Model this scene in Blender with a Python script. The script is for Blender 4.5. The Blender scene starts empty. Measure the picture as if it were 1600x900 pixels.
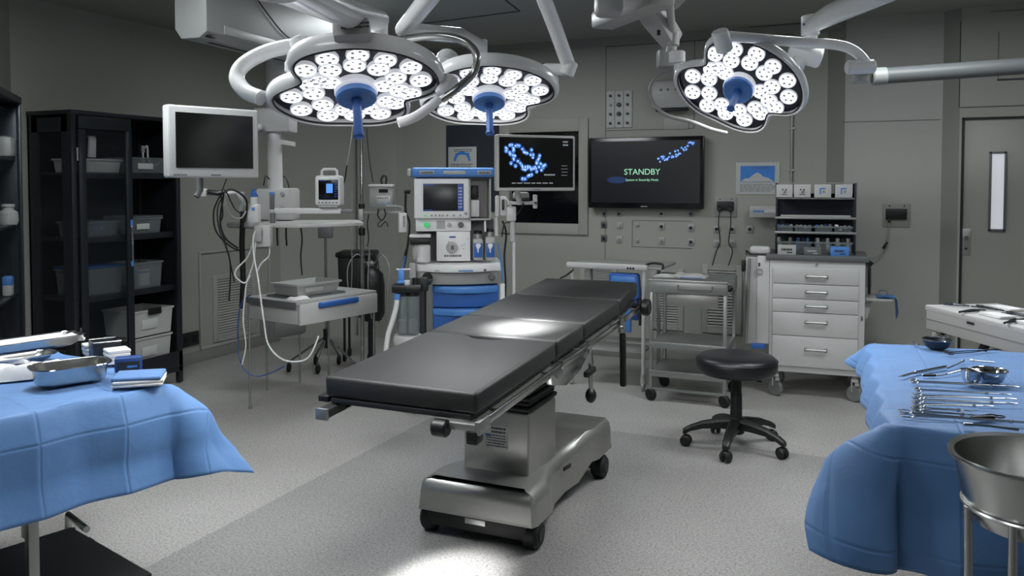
import bpy, bmesh, math, random
from mathutils import Vector, Matrix, noise
random.seed(7)
PI = math.pi
R_ = math.radians
V = Vector
scene = bpy.context.scene
col = scene.collection

# ------------------------------------------------------------------ camera
F_PX, CX, CY, EYE = 1300.0, 800.0, 335.0, 1.6
YAW, PITCH = R_(23.68), R_(2.2)
cd = bpy.data.cameras.new('camera')
cam = bpy.data.objects.new('camera', cd)
col.objects.link(cam)
cam.location = (0, 0, EYE)
cam.rotation_euler = (PI / 2 - PITCH, 0, YAW)
cd.sensor_fit = 'HORIZONTAL'
cd.sensor_width = 36.0
cd.lens = 36.0 * F_PX / 1600.0
cd.shift_y = (CY - 450.0) / 1600.0
cd.clip_start = 0.05
scene.camera = cam
scene.view_settings.view_transform = 'Standard'
scene.view_settings.look = 'None'
scene.view_settings.exposure = -0.5
scene.view_settings.gamma = 1.0
scene.view_settings.use_curve_mapping = False
world = bpy.data.worlds.new('world')
scene.world = world
world.use_nodes = True
world.node_tree.nodes['Background'].inputs[0].default_value = (.5, .55, .6, 1)
world.node_tree.nodes['Background'].inputs[1].default_value = 0.05

FW = V((-math.sin(YAW), math.cos(YAW), 0))
RT = V((math.cos(YAW), math.sin(YAW), 0))
CAM = V((0, 0, EYE))
def ray(px, py):
    a = (px - CX) / F_PX; b = -(py - CY) / F_PX
    return FW * (math.cos(PITCH) + b * math.sin(PITCH)) + RT * a + V((0, 0, -math.sin(PITCH) + b * math.cos(PITCH)))
def at_z(px, py, z): r = ray(px, py); return CAM + r * ((z - EYE) / r.z)
def at_y(px, py, y): r = ray(px, py); return CAM + r * (y / r.y)
def at_x(px, py, x): r = ray(px, py); return CAM + r * (x / r.x)
def at_d(px, py, d): r = ray(px, py); return CAM + r * (d / (r.dot(FW)))

# ------------------------------------------------------------------ room lights (added fills, no real fittings)
def area(name, loc, size, sizey, power, color=(1, 1, 1), rot=(0, 0, 0), spread=PI):
    l = bpy.data.lights.new(name, 'AREA'); l.shape = 'RECTANGLE'; l.size = size; l.size_y = sizey
    l.energy = power; l.color = color; l.spread = spread
    o = bpy.data.objects.new(name, l); o.location = loc; o.rotation_euler = rot; col.objects.link(o); return o
AMB = (0.93, 0.98, 1.0)
area('ambient_fill', (-1.3, 0.9, 2.84), 1.2, 0.6, 26, AMB)  # added fill areas that lift the ambient level, not real panels
area('ambient_fill', (-3.0, 2.4, 2.84), 1.2, 0.6, 80, AMB)
area('ambient_fill', (-2.9, 5.4, 2.84), 1.2, 0.6, 48, AMB)
area('ambient_fill', (0.3, 5.0, 2.84), 1.2, 0.6, 55, AMB)
area('ambient_fill', (1.9, 3.2, 2.84), 1.2, 0.6, 28, AMB)
def spot(name, loc, target, power, size, blend, radius, color=(1, 1, 1), parent=None):
    l = bpy.data.lights.new(name, 'SPOT'); l.energy = power; l.spot_size = size; l.spot_blend = blend
    l.shadow_soft_size = radius; l.color = color
    o = bpy.data.objects.new(name, l); o.location = loc
    o.rotation_euler = (V(target) - V(loc)).to_track_quat('-Z', 'Y').to_euler(); col.objects.link(o); return o
spot('floor_pool_spot', (-2.3, 0.3, 2.8), (-1.57, 2.90, 0.0), 5000, R_(7.5), 0.8, 0.05)  # added spot behind the camera, throws the pool of light on the floor

# ------------------------------------------------------------------ materials
def lin(h):
    c = [int(h[i:i + 2], 16) / 255 for i in (0, 2, 4)]
    return tuple(x / 12.92 if x <= 0.04045 else ((x + 0.055) / 1.055) ** 2.4 for x in c) + (1,)
MATS = {}
def mat(name, hexc, rough=0.5, metal=0.0, var=0.06, scale=18.0, bump=0.0, bscale=200.0, emit=0.0, trans=0.0, alpha=1.0, spec=0.5, coat=0.0, aniso=0.0):
    m = bpy.data.materials.new(name); m.use_nodes = True
    nt = m.node_tree; n = nt.nodes; b = n['Principled BSDF']
    c = lin(hexc)
    b.inputs['Roughness'].default_value = rough
    b.inputs['Metallic'].default_value = metal
    b.inputs['Specular IOR Level'].default_value = spec
    if coat: b.inputs['Coat Weight'].default_value = coat
    tc = n.new('ShaderNodeTexCoord')
    if var > 0:
        nz = n.new('ShaderNodeTexNoise'); nz.inputs['Scale'].default_value = scale; nz.inputs['Detail'].default_value = 4
        nt.links.new(tc.outputs['Object'], nz.inputs['Vector'])
        mx = n.new('ShaderNodeMix'); mx.data_type = 'RGBA'
        mx.inputs[6].default_value = tuple(x * (1 - var) for x in c[:3]) + (1,)
        mx.inputs[7].default_value = tuple(min(1, x * (1 + var)) for x in c[:3]) + (1,)
        nt.links.new(nz.outputs['Fac'], mx.inputs[0]); nt.links.new(mx.outputs[2], b.inputs['Base Color'])
    else:
        b.inputs['Base Color'].default_value = c
    if bump > 0:
        nb = n.new('ShaderNodeTexNoise'); nb.inputs['Scale'].default_value = bscale; nb.inputs['Detail'].default_value = 3
        nt.links.new(tc.outputs['Object'], nb.inputs['Vector'])
        bp = n.new('ShaderNodeBump'); bp.inputs['Strength'].default_value = bump; bp.inputs['Distance'].default_value = 0.002
        nt.links.new(nb.outputs['Fac'], bp.inputs['Height']); nt.links.new(bp.outputs['Normal'], b.inputs['Normal'])
    if emit > 0:
        b.inputs['Emission Color'].default_value = c; b.inputs['Emission Strength'].default_value = emit
    if trans > 0:
        b.inputs['Transmission Weight'].default_value = trans
    if alpha < 1: b.inputs['Alpha'].default_value = alpha
    MATS[name] = m
    return m
M = MATS
mat('wall', '9c9d95', .6, var=.03, scale=2)
mat('wall_panel', 'a3a39e', .55, var=.03, scale=2)
mat('wall_trim', '8a8b85', .5, var=.03)
mat('seam', '3a3c3a', .7)
mat('ceiling', '8e8f89', .7, var=.03, scale=1.5)
mat('dark_slate', '252c36', .7)
mat('door', '92928b', .45, var=.03, scale=3)
mat('gasket', '101112', .6)
mat('white', 'bebebd', .35, var=.03)
mat('white_gloss', 'e8e8e8', .22, var=.02, coat=.3)
mat('machine_white', 'e2e2e2', .35, var=.03)
mat('offwhite', 'a8a8a6', .4, var=.04)
mat('grey', '8f918f', .4, var=.05)
mat('midgrey', '5c5f60', .45, var=.05)
mat('dark', '1c1e20', .5, var=.1)
mat('black', '0b0c0d', .45, var=.1)
mat('rubber', '0e0f10', .6, var=.15)
mat('vinyl', '121212', .56, var=.1, bump=.12, bscale=350, spec=.7)
mat('vinyl_stool', '15171a', .38, var=.1, bump=.1, bscale=350)
mat('steel', 'b8b9b7', .27, 1.0, var=.05)
mat('steel_brushed', 'b0b0ac', .40, .9, var=.07, scale=40, bump=.08)
mat('steel_dull', 'a6a8a6', .42, .9, var=.06)
mat('chrome', 'd0d2d4', .1, 1.0, var=0)
mat('dark_steel', '3e4247', .34, .75, var=.08)
mat('cabinet_inner', '15181b', .5, .3)
mat('blue', '4a7fc4', .4, var=.05)
mat('blue_deep', '2f5ea6', .4, var=.05)
mat('blue_dark', '1e3f78', .5, var=.08)
mat('towel_blue', '5a7dae', .85, var=.08, scale=120, bump=.5, bscale=400)
mat('gauze', 'dcdcdc', .9, var=.05, scale=60, bump=.5, bscale=500)
mat('paper', 'b9bbb9', .7, var=.04)
mat('ink', '2a2c2e', .7)
mat('screen_off', '050606', .16, var=0)
mat('tv_black', '08090a', .22, var=.05)
mat('clear_plastic', '767e80', .25, var=.1, alpha=.45)
mat('bin_white', 'b4b7b4', .4, var=.05, alpha=.93)
mat('glass', '30383c', .06, var=0, alpha=.13)
mat('window_glass', '0c1013', .06, var=0, alpha=.85)
mat('frost', 'd9dbe2', .6, emit=.55, var=0)
mat('tube_white', 'c8cac8', .35, var=.03)
mat('cable', '101112', .5)
mat('cable_grey', '8a8c8a', .4)
mat('caster_grey', '6f7270', .5)
mat('lamp_inner', '1a2130', .3, var=.15, scale=8)
mat('lens', 'f4f6ff', .3, emit=4.0, var=0)
mat('lens_spot', '9a9da6', .3, emit=.5, var=0)
mat('lens_rim', 'e8eaf0', .25, emit=.6, var=0)
mat('screen_blue', '5a94e0', .4, emit=.7, var=0)
mat('screen_navy', '1c3f86', .4, emit=.5, var=0)
mat('screen_glow', 'c8dcff', .4, emit=1.3, var=0)
mat('screen_grey', '9aa0a6', .4, emit=.3, var=0)
mat('screen_dark', '14171c', .3, emit=.05, var=0)
mat('green_text', '9bd9b4', .4, emit=.9, var=0)
mat('green_led', '3fbf70', .4, emit=.6, var=0)
mat('sky_blue', '3c7fd0', .6, var=.1)

def floor_material():
    m = bpy.data.materials.new('terrazzo_floor'); m.use_nodes = True; nt = m.node_tree; n = nt.nodes; b = n['Principled BSDF']; L = nt.links.new
    tc = n.new('ShaderNodeTexCoord'); P = tc.outputs['Object']
    v = n.new('ShaderNodeTexNoise'); v.inputs['Scale'].default_value = 95; v.inputs['Detail'].default_value = 2; L(P, v.inputs['Vector'])
    r = n.new('ShaderNodeValToRGB'); e = r.color_ramp.elements
    e[0].position = .34; e[0].color = (.62, .62, .62, 1); e[1].position = .62; e[1].color = (1.08, 1.08, 1.08, 1)
    L(v.outputs['Fac'], r.inputs['Fac'])
    v2 = n.new('ShaderNodeTexVoronoi'); v2.inputs['Scale'].default_value = 48; L(P, v2.inputs['Vector'])
    r2 = n.new('ShaderNodeValToRGB'); e = r2.color_ramp.elements
    e[0].position = .10; e[0].color = (.5, .5, .5, 1); e[1].position = .22; e[1].color = (1, 1, 1, 1); L(v2.outputs['Distance'], r2.inputs['Fac'])
    v3 = n.new('ShaderNodeTexNoise'); v3.inputs['Scale'].default_value = 1.6; v3.inputs['Detail'].default_value = 4; L(P, v3.inputs['Vector'])
    r3 = n.new('ShaderNodeValToRGB'); e = r3.color_ramp.elements
    e[0].position = .3; e[0].color = (.9, .9, .9, 1); e[1].position = .7; e[1].color = (1.05, 1.05, 1.05, 1); L(v3.outputs['Fac'], r3.inputs['Fac'])
    # darker inlaid rectangle of vinyl around the operating table
    sp = n.new('ShaderNodeSeparateXYZ'); L(P, sp.inputs[0])
    def cmp(op, s, val):
        q = n.new('ShaderNodeMath'); q.operation = op; L(s, q.inputs[0]); q.inputs[1].default_value = val; return q.outputs[0]
    def mul(a, bb, op='MULTIPLY'):
        q = n.new('ShaderNodeMath'); q.operation = op; L(a, q.inputs[0]); L(bb, q.inputs[1]); return q.outputs[0]
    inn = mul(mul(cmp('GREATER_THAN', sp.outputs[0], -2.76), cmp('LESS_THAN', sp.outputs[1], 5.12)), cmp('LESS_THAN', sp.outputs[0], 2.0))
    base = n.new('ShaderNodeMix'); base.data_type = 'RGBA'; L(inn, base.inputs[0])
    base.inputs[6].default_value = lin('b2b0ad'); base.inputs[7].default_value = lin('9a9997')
    def mulc(a, bb):
        q = n.new('ShaderNodeMix'); q.data_type = 'RGBA'; q.blend_type = 'MULTIPLY'; q.inputs[0].default_value = 1; L(a, q.inputs[6]); L(bb, q.inputs[7]); return q.outputs[2]
    c = mulc(mulc(mulc(base.outputs[2], r.outputs[0]), r2.outputs[0]), r3.outputs[0])
    L(c, b.inputs['Base Color']); b.inputs['Roughness'].default_value = .38
    return m
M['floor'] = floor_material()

def drape_material():
    m = bpy.data.materials.new('surgical_drape'); m.use_nodes = True; nt = m.node_tree; n = nt.nodes; b = n['Principled BSDF']; L = nt.links.new
    tc = n.new('ShaderNodeTexCoord')
    nz = n.new('ShaderNodeTexNoise'); nz.inputs['Scale'].default_value = 7; nz.inputs['Detail'].default_value = 5; L(tc.outputs['Object'], nz.inputs['Vector'])
    mx = n.new('ShaderNodeMix'); mx.data_type = 'RGBA'; mx.inputs[6].default_value = lin('4b74a8'); mx.inputs[7].default_value = lin('5a86bc')
    L(nz.outputs['Fac'], mx.inputs[0]); L(mx.outputs[2], b.inputs['Base Color'])
    n2 = n.new('ShaderNodeTexNoise'); n2.inputs['Scale'].default_value = 500; L(tc.outputs['Object'], n2.inputs['Vector'])
    n3 = n.new('ShaderNodeTexNoise'); n3.inputs['Scale'].default_value = 14; n3.inputs['Distortion'].default_value = 1.2; L(tc.outputs['Object'], n3.inputs['Vector'])
    ad = n.new('ShaderNodeMath'); ad.operation = 'MULTIPLY_ADD'; L(n3.outputs['Fac'], ad.inputs[0]); ad.inputs[1].default_value = 3.0; L(n2.outputs['Fac'], ad.inputs[2])
    bp = n.new('ShaderNodeBump'); bp.inputs['Strength'].default_value = .25; bp.inputs['Distance'].default_value = .003
    L(ad.outputs[0], bp.inputs['Height']); L(bp.outputs['Normal'], b.inputs['Normal'])
    # ironed-in fold lines of the unfolded sheet
    uvn = n.new('ShaderNodeUVMap'); sx = n.new('ShaderNodeSeparateXYZ'); L(uvn.outputs[0], sx.inputs[0])
    def mth(op, a, v=None, w=None):
        q = n.new('ShaderNodeMath'); q.operation = op
        if hasattr(a, 'links'): L(a, q.inputs[0])
        else: q.inputs[0].default_value = a
        if v is not None:
            if hasattr(v, 'links'): L(v, q.inputs[1])
            else: q.inputs[1].default_value = v
        return q.outputs[0]
    def line(src):
        d = mth('ABSOLUTE', mth('SUBTRACT', mth('FRACT', mth('ADD', mth('MULTIPLY', src, 1 / .27), .87)), .5))
        return mth('MINIMUM', mth('MULTIPLY', d, 36.0), 1.0)
    fold = mth('MULTIPLY', line(sx.outputs[0]), line(sx.outputs[1]))
    b2 = n.new('ShaderNodeBump'); b2.inputs['Strength'].default_value = .6; b2.inputs['Distance'].default_value = .004
    L(fold, b2.inputs['Height']); L(bp.outputs['Normal'], b2.inputs['Normal']); L(b2.outputs['Normal'], b.inputs['Normal'])
    b.inputs['Roughness'].default_value = .6; b.inputs['Sheen Weight'].default_value = .15
    return m
M['drape'] = drape_material()

# ------------------------------------------------------------------ mesh helpers
class MB:
    def __init__(s): s.bm = bmesh.new(); s.mi = 0
    def _fin(s, faces, mi=None):
        for f in faces: f.material_index = s.mi if mi is None else mi; f.smooth = True
    def _merge(s, tmp, Mx=None):
        if Mx is not None: bmesh.ops.transform(tmp, matrix=Mx, verts=tmp.verts)
        mp = {v: s.bm.verts.new(v.co) for v in tmp.verts}
        for f in tmp.faces:
            try:
                g = s.bm.faces.new([mp[v] for v in f.verts]); g.smooth = True; g.material_index = s.mi
            except ValueError: pass
        tmp.free(); return s
    def box(s, c, d, bev=0.0, rot=None, seg=2):
        t = bmesh.new(); bmesh.ops.create_cube(t, size=1.0)
        bmesh.ops.scale(t, vec=V(d), verts=t.verts)
        if bev > 0:
            bmesh.ops.bevel(t, geom=list(t.edges), offset=min(bev, min(d) * .48), segments=seg, profile=.5, affect='EDGES')
        Mx = Matrix.Translation(V(c))
        if rot is not None:
            e = rot if isinstance(rot, Matrix) else Matrix.Rotation(rot, 4, 'Z')
            Mx = Mx @ e
        return s._merge(t, Mx)
    def cyl(s, p0, p1, r, r2=None, n=20, bev=0.0):
        p0 = V(p0); p1 = V(p1); r2 = r if r2 is None else r2; d = p1 - p0; L = d.length
        q = d.to_track_quat('Z', 'Y').to_matrix().to_4x4()
        prof = [(0, 0), (r, 0), (r2, L), (0, L)]
        if bev > 0: prof = [(0, 0), (r - bev, 0), (r, bev), (r2, L - bev), (r2 - bev, L), (0, L)]
        return s.lathe(prof, n=n, Mx=Matrix.Translation(p0) @ q)
    def lathe(s, prof, c=(0, 0, 0), n=28, Mx=None, a0=0, a1=2 * PI):
        t = bmesh.new(); full = abs(a1 - a0 - 2 * PI) < 1e-4; rings = []
        k = n if full else n + 1
        for r, z in prof:
            if abs(r) < 1e-7: rings.append([t.verts.new((0, 0, z))])
            else: rings.append([t.verts.new((r * math.cos(a0 + (a1 - a0) * i / n), r * math.sin(a0 + (a1 - a0) * i / n), z)) for i in range(k)])
        for a, b in zip(rings[:-1], rings[1:]):
            for i in range(n if full else n):
                j = (i + 1) % k
                if len(a) == 1 and len(b) == 1: continue
                if len(a) == 1: t.faces.new((a[0], b[j], b[i]))
                elif len(b) == 1: t.faces.new((a[i], a[j], b[0]))
                else: t.faces.new((a[i], a[j], b[j], b[i]))
        bmesh.ops.recalc_face_normals(t, faces=t.faces)
        return s._merge(t, (Mx if Mx is not None else Matrix.Translation(V(c))))
    def tube(s, pts, r, n=10, closed=False, smooth=0, radii=None):
        pts = [V(p) for p in pts]
        if smooth: 
            pts = spline(pts, smooth, closed)
            radii = None
        t = bmesh.new(); N = len(pts); prev = None; rings = []
        for i, p in enumerate(pts):
            if closed: d = pts[(i + 1) % N] - pts[i - 1]
            else: d = pts[min(i + 1, N - 1)] - pts[max(i - 1, 0)]
            if d.length < 1e-9: d = V((0, 0, 1))
            d.normalize()
            if prev is None: u = d.orthogonal().normalized()
            else:
                u = prev - d * prev.dot(d)
                u = u.normalized() if u.length > 1e-6 else d.orthogonal().normalized()
            prev = u; w = d.cross(u); rr = radii[i] if radii else r
            rings.append([t.verts.new(p + (u * math.cos(2 * PI * k / n) + w * math.sin(2 * PI * k / n)) * rr) for k in range(n)])
        m = N if closed else N - 1
        for i in range(m):
            a, b = rings[i], rings[(i + 1) % N]
            for k in range(n): t.faces.new((a[k], a[(k + 1) % n], b[(k + 1) % n], b[k]))
        if not closed:
            t.faces.new(list(reversed(rings[0]))); t.faces.new(rings[-1])
        bmesh.ops.recalc_face_normals(t, faces=t.faces)
        return s._merge(t)
    def prism(s, out, z0, z1, Mx=None, bev=0.0, top_scale=None):
        t = bmesh.new()
        a = [t.verts.new((x, y, z0)) for x, y in out]
        b = [t.verts.new((x, y, z1)) for x, y in out]
        if top_scale:
            cx = sum(x for x, y in out) / len(out); cy = sum(y for x, y in out) / len(out)
            for v in b: v.co.x = cx + (v.co.x - cx) * top_scale; v.co.y = cy + (v.co.y - cy) * top_scale
        n = len(out)
        t.faces.new(list(reversed(a))); t.faces.new(b)
        for i in range(n): t.faces.new((a[i], a[(i + 1) % n], b[(i + 1) % n], b[i]))
        bmesh.ops.recalc_face_normals(t, faces=t.faces)
        if bev > 0:
            bmesh.ops.bevel(t, geom=list(t.edges), offset=bev, segments=2, profile=.5, affect='EDGES')
        return s._merge(t, Mx)
    def sphere(s, c, r, sc=(1, 1, 1), n=16):
        t = bmesh.new(); bmesh.ops.create_uvsphere(t, u_segments=n, v_segments=max(6, n // 2), radius=r)
        bmesh.ops.scale(t, vec=V(sc), verts=t.verts)
        return s._merge(t, Matrix.Translation(V(c)))
    def grid(s, fn, nu, nv, uv=None):
        vs = [[s.bm.verts.new(fn(i / nu, j / nv)) for j in range(nv + 1)] for i in range(nu + 1)]
        for i in range(nu):
            for j in range(nv):
                f = s.bm.faces.new((vs[i][j], vs[i + 1][j], vs[i + 1][j + 1], vs[i][j + 1])); f.smooth = True; f.material_index = s.mi
                if uv:
                    ul = s.bm.loops.layers.uv.verify()
                    for lp_, (a, b) in zip(f.loops, ((i, j), (i + 1, j), (i + 1, j + 1), (i, j + 1))): lp_[ul].uv = uv(a / nu, b / nv)
        return s
    def xf(s, Mx): bmesh.ops.transform(s.bm, matrix=Mx, verts=s.bm.verts); return s
    def build(s, name, m, parent=None, loc=(0, 0, 0), rotz=0.0, angle=38):
        me = bpy.data.meshes.new(name); s.bm.normal_update(); s.bm.to_mesh(me); s.bm.free()
        for x in (m if isinstance(m, (list, tuple)) else [m]): me.materials.append(M[x])
        me.set_sharp_from_angle(angle=R_(angle))
        o = bpy.data.objects.new(name, me); col.objects.link(o)
        o.location = loc; o.rotation_euler = (0, 0, rotz)
        if parent: o.parent = parent
        return o
def spline(pts, k=6, closed=False):
    out = []; N = len(pts)
    rng = range(N) if closed else range(N - 1)
    for i in rng:
        if closed: p0, p1, p2, p3 = pts[i - 1], pts[i], pts[(i + 1) % N], pts[(i + 2) % N]
        else: p0, p1, p2, p3 = pts[max(i - 1, 0)], pts[i], pts[i + 1], pts[min(i + 2, N - 1)]
        for j in range(k):
            t = j / k
            out.append(.5 * ((2 * p1) + (p2 - p0) * t + (2 * p0 - 5 * p1 + 4 * p2 - p3) * t * t + (3 * p1 - p0 - 3 * p2 + p3) * t ** 3))
    if not closed: out.append(pts[-1])
    return out
def tag(o, label, cat, group=None, kind=None):
    o['label'] = label; o['category'] = cat
    if group: o['group'] = group
    if kind: o['kind'] = kind
    return o
def thing(name, label, cat, loc=(0, 0, 0), rotz=0.0, group=None, mx=None):
    o = bpy.data.objects.new(name, None); o.empty_display_size = .1; col.objects.link(o)
    if mx is not None: o.matrix_world = mx
    else: o.location = loc; o.rotation_euler = (0, 0, rotz)
    return tag(o, label, cat, group)
def struct(o): o['kind'] = 'structure'; return o
def dup(root, loc=None, rotz=None, label=None, mx=None):
    def rec(o, par):
        c = o.copy(); col.objects.link(c)
        if par is not None: c.parent = par
        for ch in list(o.children): rec(ch, c)
        return c
    c = rec(root, None)
    if mx is not None: c.matrix_world = mx
    if loc is not None: c.location = loc
    if rotz is not None: c.rotation_euler = (0, 0, rotz)
    if label: c['label'] = label
    return c
def text_mesh(name, s, size, m, parent, loc, rot, extrude=.001, align='CENTER', label=None):
    cu = bpy.data.curves.new(name, 'FONT'); cu.body = s; cu.size = size; cu.extrude = extrude
    cu.align_x = align; cu.align_y = 'CENTER'
    t = bpy.data.objects.new(name + '_t', cu); col.objects.link(t)
    bpy.context.view_layer.update()
    me = bpy.data.meshes.new_from_object(t.evaluated_get(bpy.context.evaluated_depsgraph_get()))
    bpy.data.objects.remove(t)
    me.materials.clear(); me.materials.append(M[m])
    o = bpy.data.objects.new(name, me); col.objects.link(o); o.parent = parent; o.location = loc; o.rotation_euler = rot
    return o
FACE = (PI / 2, 0, 0)      # text facing -Y

# a tiny hull of random marks: unreadable small print on labels
def marks(mb, x0, x1, z0, z1, y, rows, th=.35):
    h = (z1 - z0) / rows
    for r in range(rows):
        x = x0
        while x < x1:
            w = random.uniform(.04, .16) * (x1 - x0)
            if x + w > x1: break
            mb.box((x + w / 2, y, z1 - (r + .5) * h), (w, .0012, h * th)); x += w + .03 * (x1 - x0)

# ================================================================== ROOM
CEIL = 2.9
def wall(name, p, q, z0=0.0, z1=CEIL, m='wall', t=.1):
    p = V(p + (0,)); q = V(q + (0,)); d = (q - p); L = d.length; d.normalize(); nrm = V((d.y, -d.x, 0))   # outward = right of p->q
    mb = MB(); c = (p + q) / 2 + nrm * t / 2
    mb.box((0, 0, (z0 + z1) / 2), (L + .001, t, z1 - z0))
    return struct(mb.build(name, m, loc=(c.x, c.y, 0), rotz=math.atan2(d.y, d.x)))
mb = MB(); mb.box((-1.0, 2.9, -.05), (11, 11.4, .1)); struct(mb.build('floor', 'floor'))
mb = MB(); mb.box((-1.0, 2.9, CEIL + .05), (11, 11.4, .1)); struct(mb.build('ceiling', 'ceiling'))
BY = 7.33
XA, XB = -.33, .46
# plan, walked clockwise seen from below so that the outward side is right of each run
wall('wall_left', (-5.52, 6.75), (-5.52, 3.92))
wall('wall_left_corner', (-5.52, 3.92), (-4.0, 2.40))
wall('wall_left_near', (-4.0, 2.40), (-4.0, -2.0))
wall('wall_near', (-4.0, -2.0), (3.6, -2.0))
wall('wall_right', (3.6, -2.0), (3.6, 7.1))
wall('wall_back_corner', (-4.94, BY), (-5.52, 6.75))
# back wall with the observation window opening
wl = at_y(797, 270, BY).x; wr = at_y(905, 270, BY).x; wb = at_y(905, 350, BY).z; wt = at_y(905, 205, BY).z
def bwall(name, x0, x1, z0, z1, y=BY, m='wall', t=.1):
    mb = MB(); mb.box(((x0 + x1) / 2, y + t / 2, (z0 + z1) / 2), (x1 - x0, t, z1 - z0)); return struct(mb.build(name, m))
bwall('wall_back', -4.94, wl, 0, CEIL); bwall('wall_back', wr, -.385, 0, CEIL)
bwall('wall_back', wl, wr, 0, wb); bwall('wall_back', wl, wr, wt, CEIL)
wall('wall_back_step', (-.245, 7.19), (-.385, BY), m='wall_trim')
bwall('wall_back_side', -.245, .451, 0, CEIL, 7.19, 'wall_panel')
wall('wall_back_jamb', (.558, 7.08), (.451, 7.19), m='wall_trim')
DX0, DX1, DZ = .575, 1.52, 2.085
bwall('wall_door', .558, DX0, 0, CEIL, 7.08); bwall('wall_door', DX1, 3.6, 0, CEIL, 7.08); bwall('wall_door', DX0, DX1, DZ, CEIL, 7.08)
# window_1 : frame, pane, dark control room behind it
w1 = MB()
for (x0, x1, z0, z1) in ((wl - .1, wl, wb - .1, wt + .12), (wr, wr + .09, wb - .1, wt + .12), (wl, wr, wb - .1, wb), (wl, wr, wt, wt + .12)):
    w1.box(((x0 + x1) / 2, BY - .008, (z0 + z1) / 2), (x1 - x0, .03, z1 - z0), .004)
win = struct(w1.build('window_1', 'wall'))
g = MB(); g.box(((wl + wr) / 2, BY + .05, (wb + wt) / 2), (wr - wl, .008, wt - wb)); g.build('pane', 'window_glass', win)
g = MB(); g.box(((wl + wr) / 2, BY + .6, (wb + wt) / 2), (1.6, .05, 1.6)); g.box((wl - .5, BY + .35, 1.6), (.05, .5, 1.6)); g.box((wr + .5, BY + .35, 1.6), (.05, .5, 1.6))
g.box(((wl + wr) / 2, BY + .35, 2.42), (1.6, .5, .05)); g.box(((wl + wr) / 2, BY + .35, .85), (1.6, .5, .05)); struct(g.build('wall_control_room', 'dark'))
for k, (xx, zz, ww, hh) in enumerate(((wl + .42, wb + .17, .18, .16), (wl + .62, wb + .17, .16, .16))):
    t = thing('wall_cabinet', ['grey equipment cabinet seen behind the control room glass, left one', 'grey equipment cabinet seen behind the control room glass, right one'][k], 'cabinet', (xx - .12, BY + .4, zz - .08))
    q = MB(); q.box((0, .03, hh / 2), (ww, .15, hh), .004); q.build('body', 'midgrey', t)
    q = MB(); q.box((-ww / 4, -.05, hh / 2), (ww / 2 - .012, .01, hh - .02), .002); q.build('door', 'grey', t)
    q = MB(); q.box((ww / 4, -.05, hh / 2), (ww / 2 - .012, .01, hh - .02), .002); q.build('door', 'grey', t)
area('control_room_fill', ((wl + wr) / 2, BY + .3, 2.38), .8, .3, 2.2, AMB)  # added fill to brighten the cabinets behind the pane, no lamp there
# dark slate inset left of the window, above the anaesthesia machine
x0 = at_y(698, 240, BY).x; x1 = at_y(780, 240, BY).x
bwall('trim_1', x0, x1, at_y(740, 330, BY).z, at_y(740, 195, BY).z, BY - .012, 'dark_slate', .015)
# raised flat pilaster of wall panel
x0 = at_y(566, 300, BY).x; x1 = at_y(626, 300, BY).x
bwall('trim_2', x0, x1, 0, 2.45, BY - .09, 'wall_panel', .1)
# panel seams on walls
sm = MB()
def seam(px0, py0, px1, py1, Y, t=.004):
    a = at_y(px0, py0, Y); b = at_y(px1, py1, Y)
    if abs(a.x - b.x) > abs(a.z - b.z): b.z = a.z = (a.z + b.z) / 2; sm.box(((a.x + b.x) / 2, Y - .001, a.z), (abs(a.x - b.x), .003, t))
    else: b.x = a.x = (a.x + b.x) / 2; sm.box((a.x, Y - .001, (a.z + b.z) / 2), (t, .003, abs(a.z - b.z)))
seam(946, 72, 946, 560, BY); seam(946, 72, 1240, 55, BY); seam(1085, 60, 1085, 200, BY); seam(946, 205, 1085, 200, BY)
seam(1240, 55, 1240, 400, BY)
seam(988, 345, 1082, 345, BY); seam(988, 386, 1082, 388, BY); seam(988, 345, 988, 386, BY)
seam(1317, 191, 1469, 187, 7.19)
seam(1500, 34, 1500, 168, 7.08, .006); seam(1500, 168, 1600, 165, 7.08, .006); seam(1560, 50, 1560, 124, 7.08); seam(1558, 125, 1600, 123, 7.08, .014); seam(1548, 21, 1600, 12, 7.08)
struct(sm.build('trim_3', 'seam'))
# ceiling seams and downstand
sm = MB()
a = at_z(620, 40, CEIL); 
for (p, q) in (((650, 38), (812, 17)), ((812, 17), (790, 0)), ((1170, 42), (1252, 36))):
    a = at_z(*p, CEIL); b = at_z(*q, CEIL)
    d = b - a; sm.box(((a.x + b.x) / 2, (a.y + b.y) / 2, CEIL - .002), (d.length, .012, .006), rot=math.atan2(d.y, d.x))
struct(sm.build('trim_4', 'seam'))
q = MB(); q.box((-2.5, 7.28, CEIL - .03), (4.5, .1, .06)); struct(q.build('trim_5', 'wall_trim'))
# baseboards
q = MB(); q.box(((-4.94 - .385) / 2, BY - .006, .05), (4.555, .012, .1), .004); struct(q.build('baseboard_back', 'wall_trim'))
q = MB(); q.box((-5.514, 5.33, .05), (.012, 2.8, .1), .004); struct(q.build('baseboard_left', 'wall_trim'))
q = MB(); q.box((.1, 7.184, .05), (.69, .012, .1), .004); struct(q.build('baseboard_side', 'wall_trim'))
# left wall access frame (thin pale rail) round the vent
q = MB()
ya = at_x(312, 500, -5.52).y; yb = at_x(420, 500, -5.52).y; za = at_x(312, 545, -5.52).z; zb = at_x(312, 395, -5.52).z
q.box((-5.51, (ya + yb) / 2, za), (.02, yb - ya, .03), .004); q.box((-5.51, (ya + yb) / 2, zb), (.02, yb - ya, .02), .004)
q.box((-5.51, ya, (za + zb) / 2), (.02, .02, zb - za), .004); q.box((-5.51, yb, (za + zb) / 2), (.02, .02, zb - za), .004)
struct(q.build('trim_6', 'wall_panel'))
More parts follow.
